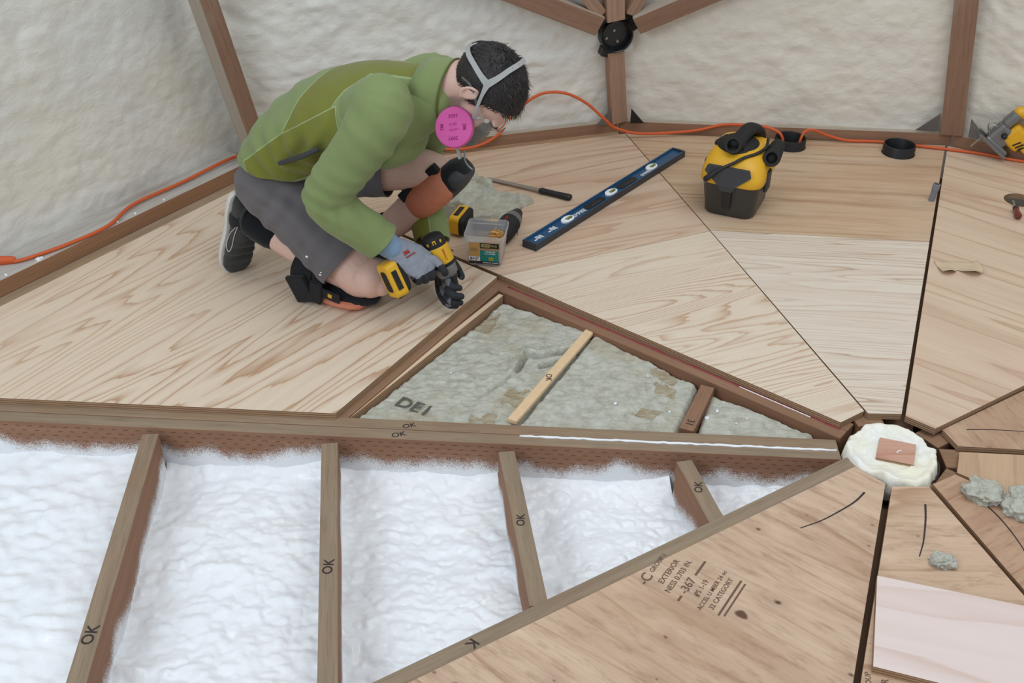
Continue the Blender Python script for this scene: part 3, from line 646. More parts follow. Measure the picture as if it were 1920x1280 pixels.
# ---- crumbs of foam lying about
cr = MB(); random.seed(4)
for (x, y, z, s) in [(-.655, .20, -.032, 7), (-.52, .17, -.034, 5), (-.40, .17, -.03, 7), (-.43, .14, -.03, 8), (-.33, .14, -.03, 4), (-.56, .32, -.03, 4), (-1.08, .33, -.033, 4), (-.36, .12, -.03, 4)]:
    t = bmesh.new(); bmesh.ops.create_icosphere(t, subdivisions=2, radius=s * .0007)
    for v in t.verts: v.co *= random.uniform(.7, 1.2)
    bmesh.ops.translate(t, vec=(x, y, z), verts=t.verts); cr.add(t)
_d = (Vector(rb) - Vector(ra)).normalized()
for t_, s in ((.66, 8), (.69, 10), (.80, 9), (.83, 7), (.94, 12), (.95, 9), (1.23, 6), (1.3, 6), (.58, 6), (1.42, 5)):
    q = Vector(along(ra, rb, -.058)[0]) + _d * t_
    t = bmesh.new(); bmesh.ops.create_icosphere(t, subdivisions=2, radius=s * .0007)
    for v in t.verts: v.co *= random.uniform(.7, 1.2)
    bmesh.ops.translate(t, vec=(q.x, q.y, .050), verts=t.verts); cr.add(t)
tag(cr.build('foam_crumbs', M_white, smooth=True), 'scattered crumbs of white foam on the wool and along the left sill', 'foam crumbs', kind='stuff')

# ---- dome struts and the black pipe connector
def strut(a, b, w, dep, m, label, nrm, brackets=()):
    """a,b = ends of the inner face's middle line; nrm = towards the room"""
    a, b = Vector(a), Vector(b); d = b - a
    M = basis(d, z=nrm, loc=(a + b) / 2); o = MB().box((0, 0, -dep / 2), (d.length, w, dep), bev=.003).build('dome_strut', m, mtx=M)
    return tag(o, label, 'strut', 'wooden dome struts between the foam panels')
def inn(p, z=.16): v = Vector((-p[0], -p[1], 0)).normalized(); v.z = -z; return v.normalized()
s1 = strut((-1.775, 1.455, .04), (-1.885, 1.104, 1.14), .062, .07, M_strut, 'brown strut rising behind the kneeling man, leaning left', inn(V1))
s2 = strut((-.520, 1.882, .040), (-.556, 1.822, .334), .062, .045, M_strut2, 'short upright strut below the black pipe connector', inn(V2))
s3 = strut((.708, 1.795, .040), (.528, 1.645, 1.04), .080, .045, M_strut, 'brown upright strut right of the vacuum, at the back right corner', inn(V3))
n2 = inn(V2)
s4 = strut((-.622, 1.766, .443), (-1.50, 1.409, .870), .072, .045, M_strut, 'strut running up to the left from the black pipe connector', n2)
s5 = strut((-.492, 1.802, .434), (.48, 1.645, .927), .072, .045, M_strut, 'strut running up to the right from the black pipe connector', n2)
s6 = strut((-.566, 1.782, .458), (-.632, 1.649, 1.15), .066, .05, M_strut2, 'wide strut going straight up from the black pipe connector', n2)
s7 = strut((-.618, 1.776, .480), (-1.03, 1.529, 1.0), .045, .07, M_strut2, 'thin strut up and left of the black pipe connector', n2)
s8 = strut((-.512, 1.806, .472), (-.25, 1.675, 1.045), .045, .07, M_strut2, 'thin strut up and right of the black pipe connector', n2)
def bracket(P, pts, name='bracket', m=None, th=.003):
    mb = MB(); n = len(pts); r = [[Vector(p) for p in pts], [Vector(p) + Vector((0, .004, .0)) for p in pts]]; mb.rings(r)
    mb.xf(P.matrix_world.inverted()); return mb.build(name, m or M_galv, P)
bpy.context.view_layer.update()
bracket(s2, [(-.482, 1.872, .045), (-.482, 1.868, .105), (-.430, 1.876, .045)], m=M_black)
bracket(s2, [(-.560, 1.862, .045), (-.560, 1.857, .105), (-.612, 1.850, .045)])
bracket(s3, [(.660, 1.815, .05), (.652, 1.800, .125), (.58, 1.822, .05)])
bracket(s3, [(.756, 1.757, .05), (.748, 1.750, .125), (.815, 1.722, .05)])
pc = empty('pipe_connector', mtx=basis((1, 0, 0), z=n2, loc=(-.5585, 1.826, .395))); pc.matrix_world = Matrix.Translation((-.5585, 1.826, .395)) @ Vector((0, 0, 1)).rotation_difference(Vector((n2.x - .05, n2.y, .02)).normalized()).to_matrix().to_4x4()
tag(pc, 'black pipe connector joining the struts on the back wall', 'pipe connector')
MB().lathe([(.060, -.08), (.060, .010), (.0575, .013), (.0545, .010), (.0535, -.030), (.0, -.030)], 48).build('pipe', M_blackg, pc, angle=40)
MB().lathe([(.0, -.0295), (.045, -.029), (.045, -.026), (.0, -.025)], 32).build('end_plate', plain('dull_steel', (70, 72, 74), .35, .5, .2, 80, .7), pc, angle=40)
for a in (200, 330, 95):
    bt = MB().lathe([(.0, -.016), (.005, -.016), (.006, -.020), (.006, -.026)], 12).build('bolt', M_steel, pc, loc=(.024 * math.cos(R(a)) - .005, .024 * math.sin(R(a)) - .012, 0), angle=30)
for a in (90, 270, 45, 135):
    MB().box((0, .068, -.03), (.07 if a in (90, 270) else .05, .03, .055)).build('strap_plate', M_black, pc, rz=R(a - 90))

# ================================================================== TOOLS AND LOOSE THINGS
M_yel = plain('tool_yellow', (222, 168, 30), .42, .5, .06)
M_grip = plain('rubber_grip', (38, 37, 36), .7, .3, .15)
M_graym = plain('gear_grey', (128, 128, 128), .4, .5, .06, 60, .6)
M_redt = plain('red_print', (178, 48, 36), .6, .3, .05)
M_dkgrey = plain('dark_grey_plastic', (58, 58, 60), .55, .4, .15, 25)
def rrect(w, d, r, n=6, cx=0, cy=0):
    out = []
    for (sx, sy, a0) in ((1, 1, 0), (-1, 1, 90), (-1, -1, 180), (1, -1, 270)):
        for i in range(n + 1):
            a = R(a0 + 90 * i / n); out.append((cx + sx * (w / 2 - r) + r * math.cos(a), cy + sy * (d / 2 - r) + r * math.sin(a)))
    return out
def rr_rings(spec, n=6):  # spec: (z, w, d, r, cx, cy)
    return [[(x, y, s[0]) for x, y in rrect(s[1], s[2], s[3], n, *(s[4:6] if len(s) > 4 else (0, 0)))] for s in spec]
RX = Matrix.Rotation(R(90), 4, 'Y')      # lathe axis -> +x

def make_drill(name, mtx, label, bit=True, group=None, shell=None):
    d = empty(name, mtx=mtx); tag(d, label, 'drill', group)
    MB().lathe([(0, -.064), (.020, -.063), (.028, -.058), (.032, -.048), (.0335, -.034), (.0335, -.028)], 32, RX).build('rear_cap', M_grip, d, angle=35)
    MB().lathe([(.0335, -.0285), (.0342, -.026), (.0345, .008), (.0335, .022)], 32, RX).build('motor_housing', shell or M_yel, d, angle=35)
    MB().lathe([(.0332, .0215), (.0340, .024), (.0335, .030), (.0325, .032)], 32, RX).build('collar', M_grip, d, angle=35)
    MB().lathe([(.0322, .0315), (.0325, .036), (.029, .058), (.0255, .064)], 32, RX).build('gear_case', M_graym, d, angle=35)
    MB().lathe([(.0252, .0635), (.024, .074), (.019, .082), (.0165, .098), (.006, .100), (0, .100)], 32, RX).build('chuck', M_black, d, angle=35)
    if bit: MB().lathe([(.0035, .099), (.0035, .128), (.0022, .134), (0, .135)], 10, RX).build('driver_bit', M_steel, d)
    for a in (82, 117, 152):    # vents and small yellow badges on the rear cap
        v = MB().box((0, 0, .0322), (.022 if a == 117 else .014, .010 if a == 117 else .006, .003), bev=.001)
        v.xf(Matrix.Translation((-.047, 0, 0)) @ Matrix.Rotation(R(a), 4, 'X') @ Matrix.Rotation(R(12), 4, 'Y')); v.build('badge' if a == 117 else 'vent_ring', M_yel, d)
        if a == 117:
            v = MB().box((0, 0, .0335), (.015, .004, .003), bev=.0008); v.xf(Matrix.Translation((-.047, 0, 0)) @ Matrix.Rotation(R(a), 4, 'X') @ Matrix.Rotation(R(12), 4, 'Y')); v.build('badge_slot', M_black, d)
    # handle: oval tube bending to the battery
    MB().tube([(-.012, 0, -.012), (-.014, 0, -.05), (-.020, 0, -.095), (-.022, 0, -.128)], [(.021, .017), (.0195, .0165), (.0205, .0175), (.026, .021)], side=(1, 0, 0), n=20, sub=4).build('handle', M_grip, d, smooth=True)
    MB().tube([(.004, 0, -.014), (.003, 0, -.045), (-.002, 0, -.070)], [(.013, .0175), (.011, .0172), (.008, .0165)], side=(1, 0, 0), n=18, sub=4).build('handle_shell', M_yel, d, smooth=True)
    MB().box((.016, 0, -.046), (.014, .013, .028), bev=.004).build('trigger', M_redt if False else M_black, d)
    b = MB(); b.rings(rr_rings([(-.140, .094, .054, .014, -.012, 0), (-.136, .101, .060, .016, -.012, 0), (-.128, .098, .058, .016, -.014, 0), (-.124, .080, .052, .014, -.018, 0)]))
    b.build('battery_mount', M_grip, d, angle=35)
    b = MB(); b.rings(rr_rings([(-.176, .090, .050, .010, -.010, 0), (-.173, .098, .058, .013, -.010, 0), (-.150, .102, .062, .013, -.010, 0), (-.1405, .100, .060, .013, -.010, 0)]))
    bt = b.build('battery', M_yel, d, angle=35)
    b = MB(); b.rings(rr_rings([(-.1775, .060, .030, .010, -.010, 0), (-.1745, .066, .036, .012, -.010, 0)])); b.build('battery_panel', M_grip, bt, angle=35)
    for sy in (-1, 1): MB().box((-.010, sy * .0308, -.158), (.056, .003, .016), bev=.0012).build('battery_side', M_grip, bt)
    MB().box((.0405, 0, -.158), (.004, .040, .024), bev=.0015).build('battery_latch', M_black, bt)
    for sy in (-1, 1):
        tx = text_mb([('DEWALT', .0085, 0, 0, 0)], .0003)
        tx.xf(basis((1, 0, 0), z=(0, sy, 0), loc=(-.004, sy * .0347, -.002)) if sy < 0 else basis((-1, 0, 0), z=(0, 1, 0), loc=(-.004, .0347, -.002))); tx.build('lettering', M_redt if sy else M_black, d)
    tx = text_mb([('DEWALT', .010, 0, 0, R(90))], .0003); tx.xf(Matrix.Translation((.004, 0, .0344))); tx.build('lettering', M_black, d)
    return d
# second drill, lying on its side behind the screw bucket
make_drill('cordless_drill', basis((.35, .93, .06), z=(.93, -.35, -.02), loc=(-.940, 1.030, .036)), 'yellow and black cordless drill lying on the plywood behind the screw bucket', shell=M_grip)

# ---- clear bucket of screws
M_clear = NT('translucent_plastic'); M_clear.base((.93, .94, .95, 1), .32, .4); M_clear.p.inputs['Transmission Weight'].default_value = .80; M_clear.p.inputs['IOR'].default_value = 1.15
M_clear.p.inputs['Subsurface Weight'].default_value = 0; M_clear = M_clear.m
bk = empty('screw_bucket', (-1.000, .896, .0008), R(-7.0)); tag(bk, 'clear square tub of screws with a printed label beside the hands', 'bucket')
def bucket():
    o = [(0, .096, .096, .014), (.004, .102, .102, .014), (.086, .116, .116, .014), (.087, .121, .121, .016), (.102, .123, .123, .016), (.103, .121, .121, .015)]
    i = [(.103, .1185, .1185, .014), (.087, .1135, .1135, .013), (.006, .0985, .0985, .013), (.003, .094, .094, .013)]
    MB().rings(rr_rings(o + i), cap=True).build('tub', M_clear, bk, angle=40)
bucket()
M_lab = [plain(n, c, .5, .4, .04) for n, c in (('label_wood', (196, 152, 84)), ('label_black', (34, 34, 32)), ('label_teal', (22, 128, 120)), ('label_tan', (164, 130, 92)), ('label_white', (228, 228, 228)), ('label_yellow', (214, 190, 50)), ('label_gold', (190, 170, 104)))]
lb = empty('_tmp'); bpy.data.objects.remove(lb)
FY = lambda z: -(.051 + .0083 * (z - .004) / .096) - .0007       # front face of the tub
def lab(name, x0, x1, z0, z1, mi, k=0, parent=None):
    e = .0003 * k; mb = MB(); a, b = FY(z0) - e, FY(z1) - e
    mb.rings([[(x0, a, z0), (x1, a, z0), (x1, b, z1), (x0, b, z1)], [(x0, a + .0005, z0), (x1, a + .0005, z0), (x1, b + .0005, z1), (x0, b + .0005, z1)]]); return mb.build(name, M_lab[mi], parent or bk)
LB = lab('label', -.046, .046, .012, .082, 3)
lab('label_photo', -.046, -.012, .034, .082, 0, 1, LB); lab('label_band', -.012, .046, .064, .082, 1, 1, LB); lab('label_block', -.012, .044, .018, .056, 2, 1, LB)
lab('label_size_box', -.046, -.012, .018, .033, 4, 1, LB); lab('label_strip', -.046, .046, .008, .018, 1, 1, LB); lab('label_badge', .014, .028, .022, .032, 5, 2, LB)
lab('label_logo_box', -.009, .018, .068, .079, 6, 2, LB)
lab('label_grain', -.040, -.018, .052, .064, 3, 2, LB)
def labtxt(tx, size, x, z, m, nm='lettering'):
    t = text_mb([(tx, size, 0, 0, 0)], .0001); t.xf(basis((1, 0, 0), z=(0, -1, 0), loc=(x, FY(z) - .0010, z))); t.build(nm, m, LB)
labtxt('8×2"', .014, -.029, .0253, M_black); labtxt('DECK', .0095, .0045, .0735, M_black); labtxt('PLUS', .0085, .030, .0735, M_lab[6]); labtxt('GRK', .007, .021, .027, M_black)
labtxt('EXTERIOR SCREWS', .0055, .020, .0132, M_white); labtxt('TORNILLOS', .006, .018, .052, M_white); labtxt('PARA MADERA', .0050, .018, .045, M_white)
def screw(mb, M):
    t = MB(); t.lathe([(0, 0), (.0038, .0), (.0040, .0008), (.0016, .0035), (.0016, .030), (.0002, .038)], 8); t.xf(M); t.bm.verts.index_update(); mb.add(t.bm)
random.seed(12); mb = MB()
for i in range(320):
    x = random.uniform(-.036, .040); y = random.uniform(-.036, .038); hgt = .004 + .074 * max(0, min(1, (x + .022) / .045)) * random.uniform(.35, 1) * (.55 + .45 * (y + .036) / .074) + .006 * random.random()
    a, b = random.uniform(0, 6.28), random.uniform(80, 100); x -= .014 * math.cos(a); y -= .014 * math.sin(a)
    screw(mb, Matrix.Translation((x, y, hgt + .003)) @ Matrix.Rotation(a, 4, 'Z') @ Matrix.Rotation(R(b), 4, 'Y'))
sp = mb.build('screw_pile', plain('tan_screw', (214, 162, 88), .4, .5, .12, 30, .2), loc=(-1.000, .896, .0045), rz=R(-7.0))
tag(sp, 'heap of tan deck screws inside the clear tub', 'screws', kind='stuff')

# ---- blue level
lv = empty('spirit_level', mtx=Matrix.Translation((-.594, 1.320, .0005)) @ Matrix.Rotation(math.atan2(.716, .542), 4, 'Z')); tag(lv, 'long blue spirit level lying flat on the plywood', 'spirit level')
M_blue = plain('level_blue', (22, 74, 112), .35, .5, .08); M_blued = plain('level_edge', (44, 50, 58), .45, .5, .1)
LL, LW, LH = .900, .052, .024
def level():
    prof = [(-LW / 2, 0), (LW / 2, 0), (LW / 2, LH), (LW / 2 - .005, LH), (LW / 2 - .006, LH - .006), (-LW / 2 + .006, LH - .006), (-LW / 2 + .005, LH), (-LW / 2, LH)]
    o = MB().rings([[(x, y, z) for y, z in prof] for x in (-LL / 2, LL / 2)]).build('beam', [M_blue, M_blued], lv)
    for p in o.data.polygons:
        if abs(p.normal.y) > .8 and abs(p.center.y) > LW / 2 - .002: p.material_index = 1
    return o
level()
for s in (-1, 1): MB().box((s * (LL / 2 + .003), 0, LH / 2), (.008, LW + .002, LH + .001), bev=.002).build('end_cap', M_blued, lv)
M_vial = plain('vial_green', (120, 140, 60), .15, .6, .1)
for x in (-.250, .005, .265):
    h = MB(); h.rings([[(x + .030 * math.cos(a) * k, .0165 * math.sin(a) * k, z) for a in np.linspace(0, 2 * np.pi, 28, endpoint=False)] for k, z in ((1, LH - .006), (1, LH - .001), (.9, LH + .0005))])
    v = h.build('vial_housing', M_white, lv, angle=40)
    MB().box((x + .004, -.002, LH), (.026, .012, .003), bev=.001).build('vial_window', M_black, v)
    MB().tube([(x - .008, -.002, LH + .001), (x + .016, -.002, LH + .001)], .004, n=10).build('vial', M_vial, v, smooth=True)
for x in (-.095, .105): 
    o = MB(); o.rings(rr_rings([(LH - .0062, .105, .026, .012, x, 0), (LH - .0045, .108, .029, .013, x, 0)])); o.build('hand_hole', M_black, lv)
    o = MB(); o.rings(rr_rings([(LH - .0046, .060, .008, .003, x, -.008), (LH - .0030, .060, .008, .003, x, -.008)])); o.build('hole_rim', M_blued, lv)
tx = text_mb([('EMPIRE', .022, -.185, -.002, 0), ('®', .016, -.140, 0, 0), ('EMPIRE', .018, .215, -.008, 0), ('e75', .014, -.160, .002, 0)]); tx.xf(Matrix.Translation((0, 0, LH - .0058))); tx.build('lettering', M_white, lv)
mb = MB()
for x in (-.338, -.412):
    for i in range(4): mb.box((x + i * .007, .004 - .001 * i, LH - .0056), (.004, .020 if i % 2 else .015, .0006))
    mb.box((x - .012, -.002, LH - .0056), (.012, .005, .0006))
mb.build('scale_marks', M_white, lv)

# ---- insulation knife
kn = empty('insulation_knife', mtx=Matrix.Translation((-.843, 1.362, 0)) @ Matrix.Rotation(math.atan2(-.048, .09), 4, 'Z')); tag(kn, 'long bladed knife with a black handle between the wool offcut and the level', 'knife')
MB().box((-.085, .0, .010), (.21, .018, .0018), rot=Euler((0, R(-1), 0))).build('blade', M_steel, kn)
h = MB(); h.rings([[(x, w * math.cos(a), .011 + t * math.sin(a)) for a in np.linspace(0, 2 * np.pi, 16, endpoint=False)] for x, w, t in ((.012, .008, .006), (.018, .014, .009), (.03, .0135, .0095), (.045, .0115, .009), (.085, .0125, .0095), (.122, .014, .0105), (.130, .013, .009), (.133, .008, .005))])
h.build('handle', M_black, kn, smooth=True)
for x in (.035, .075): MB().lathe([(0, 0), (.003, 0), (.003, .001), (0, .0012)], 10).build('rivet', M_steel, kn, loc=(x, 0, .0205))

# ---- yellow vacuum
vc = empty('shop_vacuum', (-.177, 1.290, .0008), R(-24)); tag(vc, 'yellow and black portable shop vacuum on the plywood', 'vacuum')
VB = [(0, .158, .205, .035), (.006, .168, .215, .04), (.03, .172, .222, .042), (.110, .190, .250, .045), (.120, .196, .256, .045)]
M_bin = NT('smoky_bin'); _o = M_bin.obj(); M_bin.base(M_bin.mix(M_bin.noise(M_bin.map(_o, scale=(1, 1, .5)), 18, 4, .6), lin(34, 32, 31), lin(66, 64, 62)), .38, .5); M_bin = M_bin.m
MB().rings(rr_rings(VB, 8)).build('bin', M_bin, vc, angle=50)
MB().box((-.004, -.125, .074), (.030, .012, .080), rot=Euler((R(9), 0, 0)), bev=.004).build('bin_rib', M_black, vc)
def lid():
    o = MB().rings(rr_rings([(.118, .200, .262, .045), (.122, .206, .268, .047), (.150, .204, .264, .05), (.185, .186, .236, .055, -.002, .008), (.206, .158, .200, .055, -.004, .014), (.216, .120, .160, .05, -.004, .016)], 8)).build('lid', M_yel, vc, angle=60)
    return o
ld = lid()
# lower front lip dips in the middle
f = MB(); f.rings([[( -.070, -.1345, .178), (.070, -.1345, .178), (.076, -.139, .160), (.028, -.1435, .118), (.020, -.1425, .100), (-.020, -.1425, .100), (-.028, -.1435, .118), (-.076, -.139, .160)],
          [(-.066, -.126, .180), (.066, -.126, .180), (.072, -.128, .158), (.026, -.132, .116), (.018, -.130, .098), (-.018, -.130, .098), (-.026, -.132, .116), (-.072, -.128, .158)]])
f.xf(Matrix.Translation((-.006, 0, .003))); f.build('front_panel', M_dkgrey, vc)
f = MB(); f.rings([[(x + .052 * math.sin(a) * kx, .010 + .066 * math.cos(a) * ky - .01, z) for a in np.linspace(0, 2 * np.pi, 28, endpoint=False)] for kx, ky, z in ((1.35, 1.25, .196), (1.32, 1.22, .214), (1.05, 1.0, .224), (.8, .8, .228)) for x in (-.012,)])
f.build('top_plate', M_grip, vc, angle=50)
h = MB().tube([(-.012, -.066, .226), (-.010, -.040, .234), (-.002, .000, .244), (.006, .040, .250), (.014, .072, .244), (.020, .092, .222), (.020, .096, .195)], [(.032, .026), (.029, .025), (.025, .020), (.027, .019), (.031, .018), (.034, .018), (.036, .018)], side=(1, 0, 0), n=20, sub=5, round_end=False)
h.build('carry_handle', M_grip, vc, smooth=True)
def port(name, c, d, r0, r1, ln, m=M_grip):
    return MB().lathe([(r0, -.03), (r0, ln - .006), (r0 * .96, ln), (r1, ln), (r1 * .95, ln - .05), (0, ln - .05)], 32).build(name, m, vc, mtx=Matrix.Translation(c) @ Vector((0, 0, 1)).rotation_difference(Vector(d).normalized()).to_matrix().to_4x4(), angle=40)
port('hose_port', (-.012, -.070, .231), (0, -.86, .5), .027, .019, .022)
port('exhaust_port', (.100, -.005, .188), (.18, -.93, .35), .028, .018, .048)
MB().tube([(.100, -.005, .188), (.104, .05, .205)], [.030, .024], n=18).build('exhaust_body', M_grip, vc, smooth=True)
MB().tube([(-.075, -.02, .212), (-.06, .03, .214)], .012, n=12).build('side_clip', M_grip, vc, smooth=True)
MB().box((.102, -.03, .118), (.014, .050, .070), bev=.006).build('latch', M_dkgrey, vc)
MB().box((-.103, -.02, .130), (.012, .050, .060), bev=.006).build('latch', M_dkgrey, vc)
cord = MB().tube([(.075, .03, .232), (.080, -.015, .222), (.060, -.060, .214), (.030, -.092, .208), (.005, -.118, .196), (-.030, -.141, .178), (-.052, -.150, .160)], .0052, n=10, sub=6)
cord.build('power_cord', M_black, vc, smooth=True)
MB().tube([(-.050, -.150, .163), (-.070, -.154, .142)], [.0075, .010], n=12).build('plug', M_black, vc, smooth=True)
for dx in (-.004, .004): MB().box((-.076 + dx, -.156, .132), (.0015, .005, .016), rot=Euler((0, R(35), 0))).build('prong', M_steel, vc)

# ---- black pipe stubs through the floor
def ring(c, label):
    o = MB().lathe([(.0575, -.12), (.0575, .034), (.0565, .036), (.0535, .036), (.0525, .034), (.0525, -.12)], 56).build('pipe_stub', M_black, loc=(*c, 0), angle=40)
    return tag(o, label, 'pipe stub', 'black pipe stubs in the floor by the back wall')
ring(RING1, 'short black pipe stub in the floor with the orange cord dipping into it'); ring(RING2, 'short black pipe stub in the floor right of the one with the cord')
cp = MB().lathe([(.0105, 0), (.0105, .040), (.0120, .041), (.0120, .062), (.0105, .063), (.0085, .063), (.0085, .0)], 24).build('conduit_stub', plain('conduit_grey', (122, 124, 128), .5, .4, .08), loc=(.496, 1.330, .0005), angle=40)
cp.rotation_euler = (R(3), R(4), 0); tag(cp, 'small grey conduit stub standing in the plywood right of the vacuum', 'conduit stub')
# ---- screwdriver
sd = empty('screwdriver', mtx=Matrix.Translation((.752, 1.262, .012)) @ Matrix.Rotation(math.atan2(-.090, -.020), 4, 'Z')); tag(sd, 'small screwdriver with a red black handle by the round hole', 'screwdriver')
MB().lathe([(0, 0), (.006, .001), (.009, .006), (.009, .040), (.0115, .055), (.0115, .068), (.008, .074), (0, .075)], 12, RX).build('handle', plain('screwdriver_red', (110, 44, 40), .3, .5, .3, 90), sd, angle=35)
MB().lathe([(.0095, .006), (.0098, .012), (.0095, .018)], 12, RX).build('handle_band', M_black, sd)
MB().lathe([(.003, -.05), (.003, .002)], 8, RX, cap=True).build('shaft', M_steel, sd)
# ---- torn paper
def paper():
    nx, ny = 40, 16; u, v = np.meshgrid(np.linspace(0, 1, nx), np.linspace(0, 1, ny)); u = u.ravel(); v = v.ravel()
    x = u * .128; y = -.088 * v * (.55 + .45 * np.abs(np.sin(u * 5.2 + .9))) - .012 * u; P = np.c_[x, y, 0 * x]
    z = .0012 + .020 * np.clip(v - .5, 0, 1) * (1 + np.sin(u * 11)) + .008 * (u > .86) * (u - .86) / .14 + .0025 * (1 + vn(P, 40, 3))
    F = [(i * nx + j, (i + 1) * nx + j, (i + 1) * nx + j + 1, i * nx + j + 1) for i in range(ny - 1) for j in range(nx - 1)]
    me = bpy.data.meshes.new('torn_paper'); me.from_pydata(np.c_[x, y, z].tolist(), [], F)
    o = link_mesh('torn_paper', me, plain('kraft_paper', (206, 184, 154), .75, .2, .08, 30), loc=(.370, .905, 0), smooth=True); solidify(o, .0012)
    tag(o, 'curled scrap of torn brown paper on the right plywood sheet', 'paper scrap')
paper()
# ---- jigsaw tipped on its shoe at the right edge
jg = empty('jigsaw', mtx=Matrix.Translation((.812, 1.690, .050)) @ Matrix.Rotation(R(-14), 4, 'Z') @ Matrix.Rotation(R(38), 4, 'Y')); tag(jg, 'yellow cordless jigsaw tipped over at the right edge', 'jigsaw')
# local: x forward along shoe is -x side, z up; the shoe is the sole plate
sh = MB(); sh.box((.0, 0, .002), (.130, .060, .004), bev=.0015); sh.box((0, .030, .007), (.130, .004, .012), bev=.0015); sh.box((0, -.030, .007), (.130, .004, .012), bev=.0015)
sh.build('shoe', M_graym, jg)
MB().tube([(.050, -.018, .016), (-.03, -.018, .016)], .011, n=14).build('shoe_bracket', M_graym, jg, smooth=True)
MB().box((-.005, 0, .052), (.072, .052, .075), bev=.012, seg=3).build('gear_housing', M_graym, jg, smooth=False)
MB().box((-.026, 0, .112), (.036, .048, .060), bev=.012, seg=3).build('front_housing', M_graym, jg)
MB().box((.036, 0, .080), (.080, .056, .080), bev=.016, seg=3).build('motor_housing', M_yel, jg)
MB().tube([(-.028, 0, .148), (.0, 0, .162), (.05, 0, .162), (.11, 0, .150), (.14, 0, .12)], [.020, .022, .020, .020, .018], side=(0, 1, 0), n=16, sub=4).build('handle', M_yel, jg, smooth=True)
MB().tube([(-.018, 0, .168), (.03, 0, .176), (.075, 0, .170)], [(.019, .012), (.022, .016), (.018, .012)], side=(0, 1, 0), n=16, sub=4).build('grip', M_grip, jg, smooth=True)
MB().box((.12, 0, .085), (.10, .060, .050), bev=.01).build('battery', M_yel, jg)
MB().tube([(-.046, -.022, .03), (-.060, -.022, .045), (-.058, -.022, .06), (-.046, -.022, .066)], .0022, n=8, sub=4).build('wire_guard', M_steel, jg, smooth=True)
MB().tube([(-.046, .012, .03), (-.062, .012, .045), (-.058, .012, .06), (-.046, .012, .066)], .0022, n=8, sub=4).build('wire_guard', M_steel, jg, smooth=True)
MB().tube([(-.005, -.028, .06), (-.005, -.036, .06)], [.011, .010], n=14).build('orbit_lever', M_black, jg, smooth=True)
for i in range(3): MB().box((.048 + i * .013, -.0285, .07), (.005, .003, .030), rot=Euler((0, R(20), 0))).build('vent', M_black, jg)
MB().box((-.045, 0, -.02), (.006, .0015, .06)).build('saw_blade', M_steel, jg)

# ---- orange extension cord along the walls
M_orange = plain('orange_cord', (206, 92, 44), .45, .4, .05)
pts = [(-2.39, .748, .056), (-2.352, .757, .056), (-2.255, .855, .056), (-2.172, .972, .057), (-2.135, 1.115, .060), (-2.021, 1.285, .060), (-1.885, 1.495, .062)]
pts += [(-1.76, 1.545, .060), (-1.55, 1.61, .055), (-1.30, 1.66, .030), (-1.10, 1.69, .014), (-.985, 1.735, .045), (-.925, 1.762, .12), (-.835, 1.785, .185), (-.745, 1.800, .190), (-.66, 1.810, .150), (-.585, 1.812, .085), (-.54, 1.825, .045), (-.44, 1.835, .020), (-.25, 1.86, .022), (-.13, 1.868, .045), (-.03, 1.84, .055), (.03, 1.81, .058), (.070, 1.79, .042), (.085, 1.78, .0), (.095, 1.775, -.05), (.115, 1.772, -.06), (.128, 1.770, -.03), (.140, 1.772, .015), (.155, 1.785, .052), (.19, 1.80, .056), (.25, 1.815, .030), (.33, 1.815, .010), (.44, 1.812, .008), (.56, 1.785, .007), (.70, 1.745, .007), (.80, 1.710, .007), (.90, 1.660, .006), (1.05, 1.60, .006), (1.20, 1.52, .006)]
oc = empty('extension_cord', (-1.0, 1.6, 0)); tag(oc, 'long orange extension cord running along the foot of the walls', 'cord')
def rel(ps): return [(x + 1.0, y - 1.6, z) for x, y, z in ps]
MB().tube(rel(pts), .0055, n=10, sub=7).build('cable', M_orange, oc, smooth=True)
MB().tube(rel([(-2.435, .735, .062), (-2.380, .750, .058)]), [(.016, .012), (.012, .010)], side=(0, 0, 1), n=14, sub=3).build('connector', M_orange, oc, smooth=True)
MB().tube(rel([(-2.48, .722, .063), (-2.436, .735, .062)]), [(.017, .014), (.017, .014)], side=(0, 0, 1), n=14).build('mating_plug', M_white, oc, smooth=True)

# ================================================================== THE MAN
# local frame: x = the way he faces, y = his left, z up; origin = floor under his right knee
pm = empty('person', (-1.33060, .61372, 0), R(-22.6265))
tag(pm, 'man kneeling on one knee in a green fleece, grey shorts and respirator, driving a screw', 'person')
PM = Matrix.Translation((-1.33060, .61372, 0)) @ Matrix.Rotation(R(-22.6265), 4, 'Z')
M_skin = NT('skin'); _o = M_skin.obj()
_c = M_skin.mix(M_skin.noise(_o, 14, 3), lin(206, 168, 152), lin(222, 186, 170)); _c = M_skin.mix(M_skin.math('MULTIPLY', M_skin.ramp(M_skin.noise(_o, 60, 3), [(.5, 0), (.75, 1)]), .25), _c, lin(206, 150, 138))
_a = M_skin.n('ShaderNodeAttribute', out=2, props={'attribute_name': 'beard'})
_st = M_skin.math('MULTIPLY', _a, M_skin.ramp(M_skin.noise(_o, 500, 2, .7), [(.25, .55), (.7, 1.0)]))
_c = M_skin.mix(_st, _c, lin(96, 76, 68))
M_skin.base(_c, .5, .35); M_skin.p.inputs['Subsurface Weight'].default_value = .12; M_skin.p.inputs['Subsurface Radius'].default_value = (.012, .005, .003); M_skin.p.inputs['Subsurface Scale'].default_value = 1.0
M_skin.bump(M_skin.noise(_o, 220, 2), .06, .001); M_skin = M_skin.m
